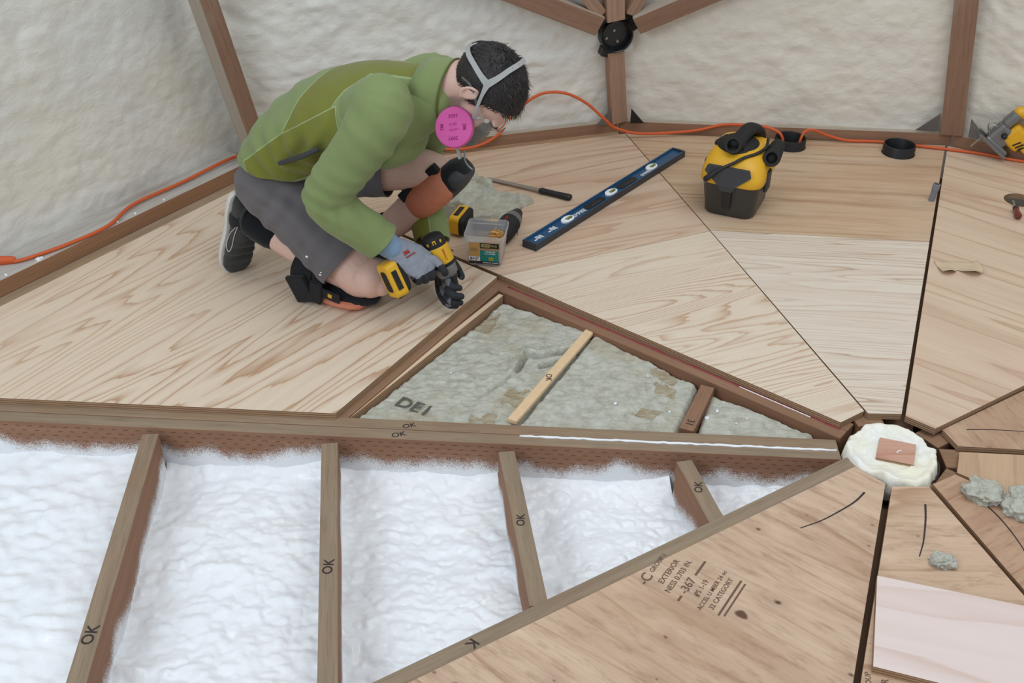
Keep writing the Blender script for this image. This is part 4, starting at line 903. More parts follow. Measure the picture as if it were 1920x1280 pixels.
def cloth(name, rgb, rgb2=None, attrn=None, weave=900, bump=.15, var=.10, line=None):
    N = NT(name); o = N.obj(); c = lin(*rgb); f = N.noise(o, 9, 4, .6)
    def vr(c): return N.mix(f, tuple(x * (1 - var) for x in c[:3]) + (1,), tuple(min(1, x * (1 + var)) for x in c[:3]) + (1,))
    col = vr(c)
    if rgb2:
        at = N.n('ShaderNodeAttribute', out=2, props={'attribute_name': attrn})
        col = N.mix(N.math('GREATER_THAN', at, 0.0), col, vr(lin(*rgb2)))
        if line: col = N.mix(N.math('LESS_THAN', N.math('ABSOLUTE', at), .0016), col, lin(*line))
    if line: col = N.mix(N.math('LESS_THAN', N.n('ShaderNodeAttribute', out=2, props={'attribute_name': 'seam'}), .0014), col, lin(*line)) if name == 'fleece_body' else col
    N.base(col, .9, .15); N.p.inputs['Sheen Weight'].default_value = .15
    N.bump(N.noise(o, weave, 2), bump, .001); return N.m
M_fleece = cloth('fleece', (128, 142, 92), (118, 120, 52), 'panel', line=(150, 164, 118))
M_fleece_b = cloth('fleece_body', (128, 142, 92), (118, 120, 52), 'panel', line=(150, 164, 118))
M_fleece_in = cloth('fleece_inner', (92, 98, 48))
M_shorts = cloth('shorts_cloth', (104, 99, 100), bump=.1); M_shoe = cloth('shoe_canvas', (58, 58, 56), var=.2)
M_sock = cloth('sock', (26, 27, 30)); M_strap = cloth('strap_black', (34, 34, 36), var=.2)
M_sole = plain('white_rubber', (214, 210, 204), .6, .3, .06)
M_cap = plain('knee_cap_orange', (198, 120, 90), .55, .4, .14, 60); M_capg = plain('knee_cap_grey', (86, 84, 84), .5, .4, .12)
M_hair = plain('dark_hair', (34, 28, 27), .55, .45, .3, 200)

def body_local(mb_mesh): return mb_mesh
# ---- hair/head frame: x = his right side, y = face, z = crown
HU = Vector((.98, 0, .20)).normalized(); HF = Vector((.20, 0, -.98)); HF = (HF - HU * HF.dot(HU)).normalized(); HX = Vector((0, -1, 0))
HM = Matrix(((HX.x, HF.x, HU.x, .310), (HX.y, HF.y, HU.y, .110), (HX.z, HF.z, HU.z, .650), (0, 0, 0, 1)))
def H(x, y, z): return tuple(HM @ Vector((x, y, z)))

def skin_body():
    b = MB()
    # legs
    b.tube([(-.29, .035, .315), (-.15, .015, .20), (-.03, .0, .100), (.004, 0, .094)], [(.070, .070), (.068, .066), (.064, .062), (.056, .054)], side=(0, 1, 0), sub=6, n=20)
    b.ell((.018, -.002, .090), (.050, .056, .052)); b.ell((.052, -.002, .082), (.026, .034, .034))
    b.tube([(.0, 0, .085), (-.06, 0, .100), (-.14, 0, .118), (-.24, 0, .142), (-.345, 0, .180)], [(.052, .050), (.056, .053), (.054, .050), (.042, .040), (.034, .036)], side=(0, 1, 0), sub=6, n=20)
    b.tube([(-.345, 0, .18), (-.375, 0, .195), (-.385, 0, .15), (-.392, 0, .12)], [(.034, .036), (.028, .024), (.022, .014), (.016, .010)], side=(0, 1, 0), sub=5)
    b.tube([(-.29, .190, .315), (-.10, .232, .318), (.03, .252, .325), (.098, .262, .318)], [(.090, .088), (.080, .076), (.064, .062), (.056, .054)], side=(0, 1, 0), sub=6, n=20)
    b.ell((.112, .263, .308), (.050, .052, .052))
    b.tube([(.095, .262, .300), (.045, .256, .225), (-.025, .250, .150), (-.085, .245, .10), (-.125, .242, .070)], [(.050, .050), (.053, .050), (.050, .046), (.038, .038), (.034, .036)], side=(0, 1, 0), sub=6, n=20)
    b.tube([(-.135, .242, .055), (-.06, .245, .035), (.04, .25, .022)], [(.026, .024), (.026, .016), (.020, .010)], side=(0, 1, 0), sub=4)
    # trunk
    b.tube([(-.325, .11, .30), (-.25, .11, .375), (-.15, .11, .455), (-.03, .11, .525), (.09, .11, .572), (.155, .11, .598)], [(.115, .060), (.115, .068), (.120, .072), (.130, .072), (.095, .060), (.065, .058)], side=(0, 1, 0), sub=5, n=24)
    # arms
    b.tube([(.07, -.03, .60), (.125, -.06, .618), (.055, -.095, .505), (-.025, -.118, .395)], [.04, .046, .041, .034], side=(0, 1, 0), sub=5)
    b.tube([(-.025, -.118, .395), (.03, -.088, .318), (.085, -.048, .250), (.112, -.032, .222)], [.034, .035, .031, .028], side=(0, 1, 0), sub=5)
    b.tube([(.07, .22, .585), (.11, .27, .59), (.07, .34, .45), (-.02, .365, .300)], [.04, .046, .043, .038], side=(0, 1, 0), sub=5)
    b.tube([(-.02, .365, .300), (.015, .315, .22), (.070, .255, .14), (.098, .225, .105)], [.034, .035, .031, .028], side=(0, 1, 0), sub=5)
    # neck and head
    b.tube([(.12, .11, .585), (.185, .11, .632), (.24, .11, .655), (.285, .11, .662)], [.062, .058, .056, .060], side=(0, 1, 0), sub=5, n=20)
    rot = HM.to_3x3()
    def he(c, r, rx=0, rz=0): b.ell(H(*c), r, rot @ Euler((rx, 0, rz)).to_matrix(), 28, 18)
    he((0, -.012, .030), (.076, .096, .083)); he((0, .032, -.020), (.063, .060, .088)); he((0, .030, -.074), (.053, .050, .034)); he((0, .070, -.096), (.022, .018, .016))
    he((0, .079, .036), (.050, .016, .013)); he((.04, .062, -.016), (.024, .022, .018)); he((-.04, .062, -.016), (.024, .022, .018)); he((0, .080, -.058), (.026, .014, .017))
    b.tube([H(0, .086, .028), H(0, .104, -.004), H(0, .110, -.020)], [(.008, .010), (.012, .012), (.015, .011)], side=tuple(HX), n=14, sub=3)
    for s in (-1, 1):
        he((s * .077, -.016, .003), (.007, .017, .029), R(-14), R(s * -24)); b.tube([H(s * .076, -.006, .026), H(s * .086, -.022, .030), H(s * .090, -.033, .012), H(s * .087, -.027, -.008), H(s * .079, -.010, -.022)], [.0035, .0045, .0045, .004, .005], n=8, sub=4)
    me = remesh(b.mesh('body'), .0033, 5, .5)
    V = verts_np(me); Q = (np.c_[V, np.ones(len(V))] @ np.array(HM.inverted()).T)[:, :3]
    # eye sockets, then the beard shadow along jaw and cheeks
    for s in (-1, 1):
        d = np.exp(-(((Q[:, 0] - s * .031) / .017) ** 2 + ((Q[:, 2] - .014) / .012) ** 2)) * (Q[:, 1] > .05); V = V - (d * .008)[:, None] * np.array(HF)
    Q2 = Q.copy(); line = -.018 + .35 * np.clip(.02 - Q[:, 1], -.03, .05) + .002 * fbm(V, 90, 2, 3)
    be = np.clip((line - Q[:, 2]) / .022, 0, 1) * np.clip((Q[:, 1] + .012) / .022, 0, 1) * np.clip((Q[:, 2] + .118) / .03, 0, 1)
    side = np.clip(1 - np.abs(Q[:, 1] - .008) / .016, 0, 1) * np.clip((.02 - Q[:, 2]) / .02, 0, 1) * (np.abs(Q[:, 0]) > .05) * np.clip((Q[:, 2] + .09) / .04, 0, 1)
    be = np.clip(np.maximum(be, side), 0, 1) * (Q[:, 1] > -.03) * .95
    set_verts(me, V); attr(me, 'beard', be); return link_mesh('body', me, M_skin, pm, smooth=True)
body = skin_body()
for s in (-1, 1):
    e = MB().ell(H(s * .031, .0670, .014), (.0115, .0115, .0115), HM.to_3x3(), 20, 14).build('eye', plain('eye_white', (220, 214, 208), .2, .5, .02), pm, smooth=True)
    MB().ell(H(s * .031, .0770, .013), (.005, .002, .005), HM.to_3x3()).build('iris', M_black, e, smooth=True)

# ---- hair: cap shell + many short locks
def hairline(y, x):
    z = np.where(y > .045, .066 - .10 * (.082 - np.abs(x) * .4 - y).clip(0, .1), 0)
    return np.interp(y, [-.13, -.095, -.06, -.035, -.012, .004, .014, .022, .045, .062, .075, .10], [-.062, -.066, -.060, -.030, .016, -.016, .006, .044, .068, .078, .084, .086])
def hair():
    t = bmesh.new(); bmesh.ops.create_uvsphere(t, u_segments=96, v_segments=64, radius=1)
    V = np.array([v.co[:] for v in t.verts]) * [.0835, .104, .0925] + [0, -.012, .030]
    lump = fbm(V, 30, 3, 5); V = V * (1 + .012 * lump)[:, None]; keep = V[:, 2] > hairline(V[:, 1], V[:, 0]) + .004 * fbm(V, 80, 2, 8)
    for v, q in zip(t.verts, V): v.co = q
    bmesh.ops.delete(t, geom=[v for v, k in zip(list(t.verts), keep) if not k], context='VERTS')
    me = bpy.data.meshes.new('hair'); t.to_mesh(me); t.free()
    o = link_mesh('hair', me, M_hair, smooth=True); solidify(o, .010, -1)
    bm = bmesh.new(); bm.from_mesh(o.data); rng = np.random.default_rng(3)
    n = 0
    while n < 4200:
        d = rng.normal(size=3); d /= np.linalg.norm(d); p = d * [.083, .1035, .092] + [0, -.012, .030]
        if p[2] < hairline(np.array(p[1]), np.array(p[0])) - .002: continue
        n += 1
        nrm = d / np.array([.083, .1035, .092]); nrm /= np.linalg.norm(nrm)
        fl = np.array([0, .95, -.25]) if p[2] > .06 else np.array([0, -.25, -1.0])
        fl = fl - nrm * (fl @ nrm); fl = fl / (np.linalg.norm(fl) + 1e-9) + rng.normal(size=3) * .28
        top = np.clip((p[2] - .03) / .09, 0, 1); ln = .006 + .008 * top + (.004 if p[1] > .055 else 0); ln *= rng.uniform(.6, 1.25); lift = .15 + .22 * top * rng.random()
        sd = np.cross(nrm, fl); sd /= np.linalg.norm(sd); wv = .0011
        a = p; m = p + fl * ln * .55 + nrm * ln * lift * .8; e = p + fl * ln + nrm * ln * lift * .9
        vs = [bm.verts.new(q) for q in (a - sd * wv, a + sd * wv, m + sd * wv * .8, m - sd * wv * .8, e)]
        bm.faces.new((vs[0], vs[1], vs[2], vs[3])); bm.faces.new((vs[3], vs[2], vs[4]))
    bm.to_mesh(o.data); bm.free(); o.data.transform(HM); o.parent = pm
    for p in o.data.polygons: p.use_smooth = True
hair()
for s in (-1, 1):   # eyebrows
    MB().tube([H(s * .014, .094, .030), H(s * .032, .091, .036), H(s * .050, .078, .033)], [(.004, .003), (.005, .003), (.003, .002)], n=8, sub=3).build('eyebrow', M_hair, pm, smooth=True)

# ---- clothes
def folds(V, N_, items, gain=1.45):
    d = np.zeros(len(V))
    for (c, r, k, amp, ph) in items:
        q = V - np.array(c); w = np.exp(-(q ** 2).sum(1) / r ** 2); d += gain * amp * w * np.sin(q @ np.array(k) + ph + 1.3 * vn(V, 16, int(abs(ph * 10)) + 1))
    return V + N_ * d[:, None]
def inside(P, poly):
    """signed distance (positive inside) to polygon in the x-z plane"""
    poly = np.array(poly); d = np.full(len(P), 9.0); ins = np.zeros(len(P), bool); n = len(poly)
    for i in range(n):
        a, b = poly[i], poly[(i + 1) % n]; t = np.clip(((P - a) @ (b - a)) / ((b - a) @ (b - a)), 0, 1); d = np.minimum(d, np.linalg.norm(P - a - t[:, None] * (b - a), axis=1))
        c = ((a[1] > P[:, 1]) != (b[1] > P[:, 1])); x = (b[0] - a[0]) * (P[:, 1] - a[1]) / (b[1] - a[1] + 1e-12) + a[0]; ins ^= c & (P[:, 0] < x)
    return np.where(ins, d, -d)
def jacket():
    b = MB()
    b.tube([(-.375, .11, .235), (-.352, .11, .270), (-.308, .11, .340), (-.243, .11, .420), (-.156, .11, .490), (-.070, .108, .530), (.015, .105, .556), (.088, .105, .578), (.150, .108, .602), (.188, .11, .615)],
           [(.172, .108), (.176, .116), (.172, .116), (.172, .120), (.176, .122), (.184, .122), (.182, .118), (.154, .104), (.104, .086), (.084, .078)], side=(0, 1, 0), sub=6, n=40)
    b.ell((.100, -.035, .610), (.085, .065, .070)); b.ell((.085, .240, .585), (.085, .065, .070))     # shoulders
    b.ell((.045, .10, .480), (.10, .12, .075))                                                       # hanging chest front
    me = remesh(b.mesh('j'), .0045, 10, .5)
    me.update(); V = verts_np(me); N_ = normals_np(me)
    V = folds(V, N_, [((-.20, -.05, .42), .10, (75, 0, 60), .0050, .3), ((-.28, .0, .36), .09, (60, 30, 95), .0055, 1.1), ((-.10, -.07, .47), .09, (90, 0, -50), .0042, 2.0), ((.02, -.06, .55), .08, (80, 20, 40), .004, .7), ((-.24, .12, .47), .14, (50, 25, 50), .0035, 1.9), ((.06, .0, .50), .08, (70, 0, -60), .005, 2.6)])
    V = V + N_ * (.0025 * fbm(V, 11, 2, 31))[:, None]
    set_verts(me, V)
    cut(me, (-.25, .11, .366), (-.15, 0, -.99)); me.update(); V = verts_np(me); XZ = V[:, [0, 2]]
    yoke = inside(XZ, [(-.112, .66), (-.150, .60), (-.190, .500), (-.10, .552), (-.035, .598), (-.012, .640), (.03, .668), (.20, .672), (.30, .80), (-.1, .8)])
    sidep = inside(XZ, [(-.325, .405), (-.194, .506), (-.017, .612), (.023, .47), (-.103, .377), (-.222, .352), (-.30, .335)])
    sidep = np.where(np.abs(V[:, 1] - .11) > .05, sidep, -1.0)
    attr(me, 'panel', np.maximum(yoke, sidep)); attr(me, 'seam', np.where(np.abs(V[:, 1] - .11) > .05, np.abs(sidep), 1.0))
    o = link_mesh('fleece_jacket', me, M_fleece_b, pm, smooth=True); solidify(o, .004, -1); return o
jk = jacket()
def sleeve(pts, rad, cutp, cutn, fo, label=None, inner=None):
    b = MB(); b.tube(pts, rad, side=(0, 1, 0), sub=7, n=36); me = remesh(b.mesh('s'), .0042, 6, .5); me.update()
    V = verts_np(me); N_ = normals_np(me); V = folds(V, N_, fo, .85); V = V + N_ * (.002 * fbm(V, 14, 2, 41))[:, None]; set_verts(me, V); cut(me, cutp, cutn)
    attr(me, 'panel', np.full(len(me.vertices), -1.0) if inner is None else inner(verts_np(me)))
    o = link_mesh('sleeve', me, M_fleece, jk, smooth=True); solidify(o, .004, -1); return o
sleeve([(.040, -.010, .590), (.115, -.050, .635), (.100, -.075, .585), (.045, -.098, .498), (-.008, -.112, .425), (-.030, -.112, .380), (.005, -.098, .332), (.055, -.066, .278), (.093, -.040, .238), (.110, -.030, .220)],
       [.072, .075, .074, .067, .063, .063, .060, .057, .053, .050], (.085, -.044, .246), (.62, .32, -.72),
       [((-.02, -.11, .40), .075, (60, 0, 130), .0075, .4), ((.04, -.08, .33), .06, (110, 40, 60), .0055, 1.2), ((.10, -.07, .56), .08, (70, 30, 80), .006, 2.0), ((.03, -.09, .47), .07, (40, 0, 110), .0045, .9), ((.08, -.05, .26), .05, (90, 40, -90), .004, .2), ((.12, -.05, .62), .07, (120, 0, 30), .004, 2.2), ((.05, -.07, .40), .055, (95, 0, 150), .006, 1.7), ((.00, -.13, .36), .05, (140, 20, 40), .004, .6), ((.11, -.05, .245), .04, (150, 0, -120), .003, 1.0)])
sleeve([(.045, .215, .575), (.105, .265, .590), (.085, .315, .500), (.025, .355, .380), (-.015, .365, .305), (.000, .335, .250), (.045, .285, .185), (.080, .250, .130), (.100, .224, .098)],
       [.072, .074, .068, .062, .062, .058, .056, .054, .050], (.092, .236, .113), (.35, -.65, -.68),
       [((.04, .37, .36), .07, (60, 0, 130), .006, .4), ((.06, .31, .22), .06, (110, 40, 60), .005, 1.2), ((.08, .26, .16), .05, (60, -50, 100), .004, 2)],
       inner=lambda V: .012 - np.abs(V[:, 0] - (.058 + .5 * (.22 - V[:, 2]))) * 0 + (.030 - (V[:, 0] - (.05 + .42 * (.22 - V[:, 2])))) * 1.0 - .020)
# stand-up collar, zip edge, pocket zip, piping
def collar():
    rs = []
    for t, (f, z, rl, rz) in enumerate([(.140, .612, .094, .092), (.178, .622, .084, .088), (.205, .626, .079, .086), (.222, .628, .078, .086)]):
        ring = []
        for i in range(40):
            a = 2 * math.pi * i / 40; dx = .020 * math.sin(a)          # back of the collar reaches further up the neck
            ring.append((f + dx * .6, .11 + rl * math.cos(a), z + rz * math.sin(a)))
        rs.append(ring)
    o = MB().rings(rs, cap=False).build('collar', M_fleece, jk, smooth=True); o.data.attributes.new('panel', 'FLOAT', 'POINT').data.foreach_set('value', np.full(len(o.data.vertices), -1.0, np.float32)); solidify(o, .006, -1)
    rs = rs[-1]; MB().tube(rs + rs[:1], .0025, n=8, round_end=False).build('collar_binding', M_fleece_in, jk, smooth=True)
collar()
MB().tube([(-.196, -.074, .430), (-.150, -.082, .453), (-.10, -.088, .478), (-.062, -.087, .500)], [(.002, .006), (.003, .0075), (.003, .0075), (.002, .006)], side=(0, 1, 0), sub=4, n=10).build('pocket_zip', M_dkgrey, jk, smooth=True)

def shorts():
    b = MB()
    b.tube([(-.265, .11, .415), (-.290, .11, .380), (-.318, .11, .335), (-.30, .11, .275)], [(.130, .062), (.142, .074), (.157, .090), (.150, .092)], side=(0, 1, 0), sub=5, n=36)
    b.ell((-.325, .045, .290), (.085, .085, .085)); b.ell((-.325, .175, .290), (.085, .085, .085))
    b.tube([(-.315, .030, .305), (-.20, .018, .230), (-.10, .003, .150), (-.055, -.002, .114), (-.035, -.002, .100)], [(.096, .092), (.096, .086), (.090, .082), (.086, .080), (.085, .080)], side=(0, 1, 0), sub=6, n=32)
    b.tube([(-.305, .185, .310), (-.18, .212, .312), (-.08, .232, .316), (-.035, .240, .318), (-.01, .245, .32)], [(.098, .096), (.096, .092), (.090, .086), (.086, .082), (.086, .082)], side=(0, 1, 0), sub=6, n=32)
    me = remesh(b.mesh('sh'), .0045, 8, .5); me.update(); V = verts_np(me); N_ = normals_np(me)
    V = folds(V, N_, [((-.26, -.05, .27), .09, (85, 20, -60), .006, .2), ((-.17, -.06, .20), .09, (70, 0, 95), .005, 1.0), ((-.12, -.05, .17), .07, (110, 0, -60), .005, 1.9), ((-.34, .03, .30), .08, (30, 30, 120), .005, .6), ((-.22, -.04, .30), .09, (60, 0, 110), .006, 2.4), ((-.1, .15, .30), .08, (120, 0, 60), .004, 1.4)], .75)
    V = V + N_ * (.003 * fbm(V, 10, 2, 51))[:, None]; set_verts(me, V)
    cut(me, (-.070, .0, .120), (.80, 0, -.60), center=(-.03, -.01, .09), rad=.135)
    cut(me, (-.040, .24, .318), (1, .2, 0.02), center=(.02, .25, .32), rad=.125)
    o = link_mesh('shorts', me, M_shorts, pm, smooth=True); solidify(o, .003, -1)
    for (c, r) in [((-.125, -.20, .20), .005), ((-.100, -.20, .105), .004), ((-.088, -.20, .112), .003)]:
        ok, q, nn, _ = o.closest_point_on_mesh(c); MB().ell(q, (r, .0012, r * .7), u=10, v=6).build('paint_spot', M_white, o, smooth=True)
shorts()

# ---- right shoe, toes tucked under
def shoe(M, name='shoe'):
    """local: sole along +x from heel (0) to toe (.275), sole bottom at z=0, y sideways"""
    sh = empty(name); sh.parent = pm; sh.matrix_local = M
    def outline(x):   # half width, centre y
        return np.interp(x, [-.006, .01, .05, .12, .19, .235, .262, .272], [.018, .030, .035, .034, .045, .044, .030, .014])
    xs = [-.005, .003, .012, .03, .06, .10, .14, .18, .21, .235, .255, .266, .272]
    hs = [.040, .064, .076, .083, .090, .088, .076, .064, .056, .050, .044, .036, .026]
    rs = []
    for x, h in zip(xs, hs):
        w = float(outline(x)); ring = []
        for i in range(24):
            a = 2 * math.pi * i / 24; c, s = math.cos(a), math.sin(a)
            ring.append((x, w * math.copysign(abs(c) ** .7, c), .020 + (h - .020) * .5 + (h - .012) * .5 * math.copysign(abs(s) ** .8, s)))
        rs.append(ring)
    me = remesh(MB().rings(rs).mesh('u'), .0032, 4); me.update(); V = verts_np(me); N_ = normals_np(me)
    bend = .02 * 0
    V = folds(V, N_, [((.165, 0, .07), .045, (190, 0, 40), .0030, .5), ((.10, .03, .05), .05, (90, 0, 120), .002, 1)]); set_verts(me, V)
    u = link_mesh('upper', me, M_shoe, sh, smooth=True)
    rs = []
    for z, k in ((0, .94), (.003, 1.03), (.016, 1.07), (.022, 1.05), (.023, .9)):
        ring = []; n = 40
        for i in range(n):
            t = i / n * 2; s = 1 if t < 1 else -1; q = t if t < 1 else 2 - t; x = -.008 + .284 * (.5 - .5 * math.cos(math.pi * q)); 
            ring.append((.13 + (x - .13) * (k * .5 + .5), s * max(.004, float(outline(x))) * k, z + .010 * max(0, (x - .22) / .05) ** 2))
        rs.append(ring)
    MB().rings(rs).build('sole', M_sole, sh, angle=50)
    for sd in (-1, 1):
        MB().tube([(.070, sd * .0345, .070), (.110, sd * .0365, .045), (.150, sd * .042, .040), (.168, sd * .041, .052), (.148, sd * .037, .062), (.105, sd * .0355, .068), (.058, sd * .0355, .083)], .0011, n=6, sub=5).build('side_piping', M_sole, sh, smooth=True)
    for i in range(4): MB().tube([(.098 + i * .018, -.020, .083 - i * .006), (.100 + i * .018, 0, .091 - i * .0065), (.098 + i * .018, .020, .083 - i * .006)], .0028, n=8, sub=3).build('lace', M_strap, sh, smooth=True)
    MB().tube([(.04, -.026, .083), (.012, -.018, .080), (.002, 0, .076), (.012, .018, .080), (.04, .026, .083), (.07, .020, .092), (.08, 0, .094), (.07, -.020, .092), (.04, -.026, .083)], .005, n=8, sub=3).build('ankle_padding', M_shoe, sh, smooth=True)
    return sh
# right: heel high, sole facing back
shoe(basis((-.255, .04, -.967), z=(.86, -.50, -.22), loc=(-.418, .022, .264)))
shoe(basis((1, .02, 0), z=(0, 0, 1), loc=(-.185, .243, 0.001)))
MB().tube([(-.300, 0, .163), (-.335, 0, .178), (-.365, 0, .195), (-.395, 0, .185)], [(.043, .045), (.044, .046), (.044, .047), (.040, .045)], side=(0, 1, 0), sub=4, n=22).build('sock', M_sock, pm, smooth=True)
MB().tube([(-.06, .247, .125), (-.095, .245, .095), (-.13, .243, .07)], [(.044, .044), (.044, .044), (.042, .042)], side=(0, 1, 0), sub=4, n=22).build('sock', M_sock, pm, smooth=True)

# ---- knee pads
def pad_r():
    k = empty('knee_pad'); k.parent = pm
    b = MB(); b.rings([[(x, w * math.cos(a), z0 + h * max(-.9, math.sin(a))) for a in np.linspace(0, 2 * np.pi, 24, endpoint=False)] for x, w, z0, h in ((-.165, .030, .034, .014), (-.150, .048, .032, .020), (-.08, .054, .028, .020), (-.01, .050, .026, .016), (.02, .036, .026, .014), (.035, .02, .028, .010))])
    b.build('pad_foam', M_strap, k, smooth=True)
    b = MB(); b.rings([[(x, w * math.cos(a), z0 + h * max(-.9, math.sin(a))) for a in np.linspace(0, 2 * np.pi, 24, endpoint=False)] for x, w, z0, h in ((-.150, .030, .017, .010), (-.135, .056, .018, .018), (-.07, .067, .018, .0175), (-.025, .066, .018, .0175), (.0, .052, .018, .016), (.012, .02, .018, .008))])
    b.build('pad_cap', M_cap, k, smooth=True)
    # wide strap around the calf, end flap standing off
    for xc, wd, r in ((-.172, .032, .063), (-.120, .016, .060)):
        c = np.array([xc, 0, .115 if xc < -.2 else .098]); t = np.array([-.95, 0, .25]); up = np.array([.25, 0, .95]); rs = []
        for s, k_ in ((-1, 1.0), (-1, 1.07), (1, 1.07), (1, 1.0)):
            rs.append([tuple(c + t * wd * s + np.array([0, 1, 0]) * r * k_ * math.cos(a) + up * (r * k_ * math.sin(a) * (1.05 if math.sin(a) < 0 else .80))) for a in np.linspace(0, 2 * np.pi, 36, endpoint=False)])
        rs.append(rs[0]); MB().rings(rs, cap=False).build('strap', M_strap, k, angle=50)
    MB().box((-.172, -.072, .052), (.060, .014, .090), rot=Euler((R(12), R(-14), 0)), bev=.003).build('strap_flap', M_strap, k)
    MB().box((-.124, -.070, .050), (.036, .012, .072), rot=Euler((R(6), R(8), 0)), bev=.003).build('strap_flap', M_strap, k)
    MB().box((-.082, -.064, .046), (.060, .006, .032), rot=Euler((R(10), R(10), 0)), bev=.002).build('side_tab', M_strap, k)
    MB().box((-.080, -.0685, .048), (.012, .002, .012), rot=Euler((R(10), R(10), 0))).build('tab_label', M_yel, k)
pad_r()
def pad_l():
    k = empty('knee_pad'); k.parent = pm
    t = Vector((.70, 0, .71)).normalized(); nrm = Vector((.71, 0, -.70)).normalized(); rot = Matrix(((t.x, 0, nrm.x), (t.y, 1, nrm.y), (t.z, 0, nrm.z)))
    c = Vector((.098, .262, .282))
    def sup(name, c, r, m, p=.75, nu=36, nv=24):
        rs = []
        for j in range(nv + 1):
            ph = -math.pi / 2 + math.pi * j / nv; rs.append([])
            for i in range(nu):
                th = 2 * math.pi * i / nu; f = lambda v: math.copysign(abs(v) ** p, v)
                q = Vector((r[0] * f(math.cos(ph)) * f(math.cos(th)), r[1] * f(math.cos(ph)) * f(math.sin(th)), r[2] * f(math.sin(ph)))); rs[-1].append(tuple(c + rot @ q))
        return MB().rings(rs, cap=False).build(name, m, k, smooth=True)
    sup('pad_foam', c + nrm * .012, (.124, .066, .046), M_strap)
    sup('pad_cap', c + nrm * .008 + Vector((0, -.013, 0)) - t * .012, (.100, .063, .052), M_cap)
    sup('pad_toe', c + nrm * .020 + t * .078, (.040, .058, .032), M_dkgrey)
    sup('pad_rim', c + nrm * .030 - t * .002, (.118, .054, .030), M_dkgrey)
    for q, rr in ((Vector((.02, .255, .352)), .072), (Vector((.022, .252, .205)), .056)):
        ax = Vector((.95, .15, .05)) if q.z > .3 else Vector((.62, .05, .78)); ax.normalize(); y = Vector((0, 1, 0)); y = (y - ax * y.dot(ax)).normalized(); z = ax.cross(y); rs = []
        for s, k_ in ((-1, 1.0), (-1, 1.06), (1, 1.06), (1, 1.0)): rs.append([tuple(q + ax * .013 * s + y * rr * k_ * math.cos(a) + z * rr * k_ * math.sin(a)) for a in np.linspace(0, 2 * np.pi, 36, endpoint=False)])
        rs.append(rs[0])
        if q.z < 0: MB().rings(rs, cap=False).build('strap', M_strap, k, angle=50)
    MB().box(c - nrm * .036 - t * .012 + Vector((0, -.044, 0)), (.165, .022, .030), rot=rot, bev=.004).build('side_tab', M_strap, k)
    MB().box(c - nrm * .038 - t * .012 + Vector((0, -.056, 0)), (.042, .003, .018), rot=rot).build('tab_label', plain('tan_label', (150, 108, 58), .6, .3, .1), k)
pad_l()

# ---- gloves
def glove_mat(name, back, dip, attrn='dip'):
    N = NT(name); o = N.obj(); at = N.n('ShaderNodeAttribute', out=2, props={'attribute_name': attrn}); cf = N.n('ShaderNodeAttribute', out=2, props={'attribute_name': 'cuff'})
    c = N.mix(N.noise(o, 60, 3), lin(*[v * .94 for v in back]), lin(*[min(255, v * 1.05) for v in back])); c = N.mix(N.math('GREATER_THAN', cf, 0.0), c, lin(136, 158, 184))
    c = N.mix(N.math('GREATER_THAN', at, 0.0), c, N.mix(N.noise(o, 80, 3), lin(*[v * .8 for v in dip]), lin(*dip)))
    N.base(c, .7, .3); N.bump(N.noise(o, 700, 2), .12, .001); return N.m
def hand(name, wrist, palm, finger_chains, thumb, mat, parent, dipf, cuff, voxel=.0021):
    b = MB()
    for pts, rad, sd in palm: b.tube(pts, rad, side=sd, sub=4, n=20)
    for ch, rd in finger_chains + [thumb]: b.tube(ch, rd, sub=4, n=14)
    me = remesh(b.mesh(name), voxel, 3, .5); me.update(); V = verts_np(me); N_ = normals_np(me)
    V = V + N_ * (.0007 * fbm(V, 110, 2, 9))[:, None]; set_verts(me, V); attr(me, 'dip', dipf(V, N_)); attr(me, 'cuff', cuff(V))
    return link_mesh(name, me, mat, parent, smooth=True)
M_glr = glove_mat('glove_grey', (142, 146, 156), (52, 54, 58)); M_gll = glove_mat('glove_dark', (104, 104, 108), (44, 46, 50))
DC = Vector((.192, .080, .166)); Da = Vector((.41, 0, -.91)).normalized(); Dh = Vector((-.49, -.86, -.09)); Dh = (Dh - Da * Dh.dot(Da)).normalized(); Dr = Da.cross(-Dh)
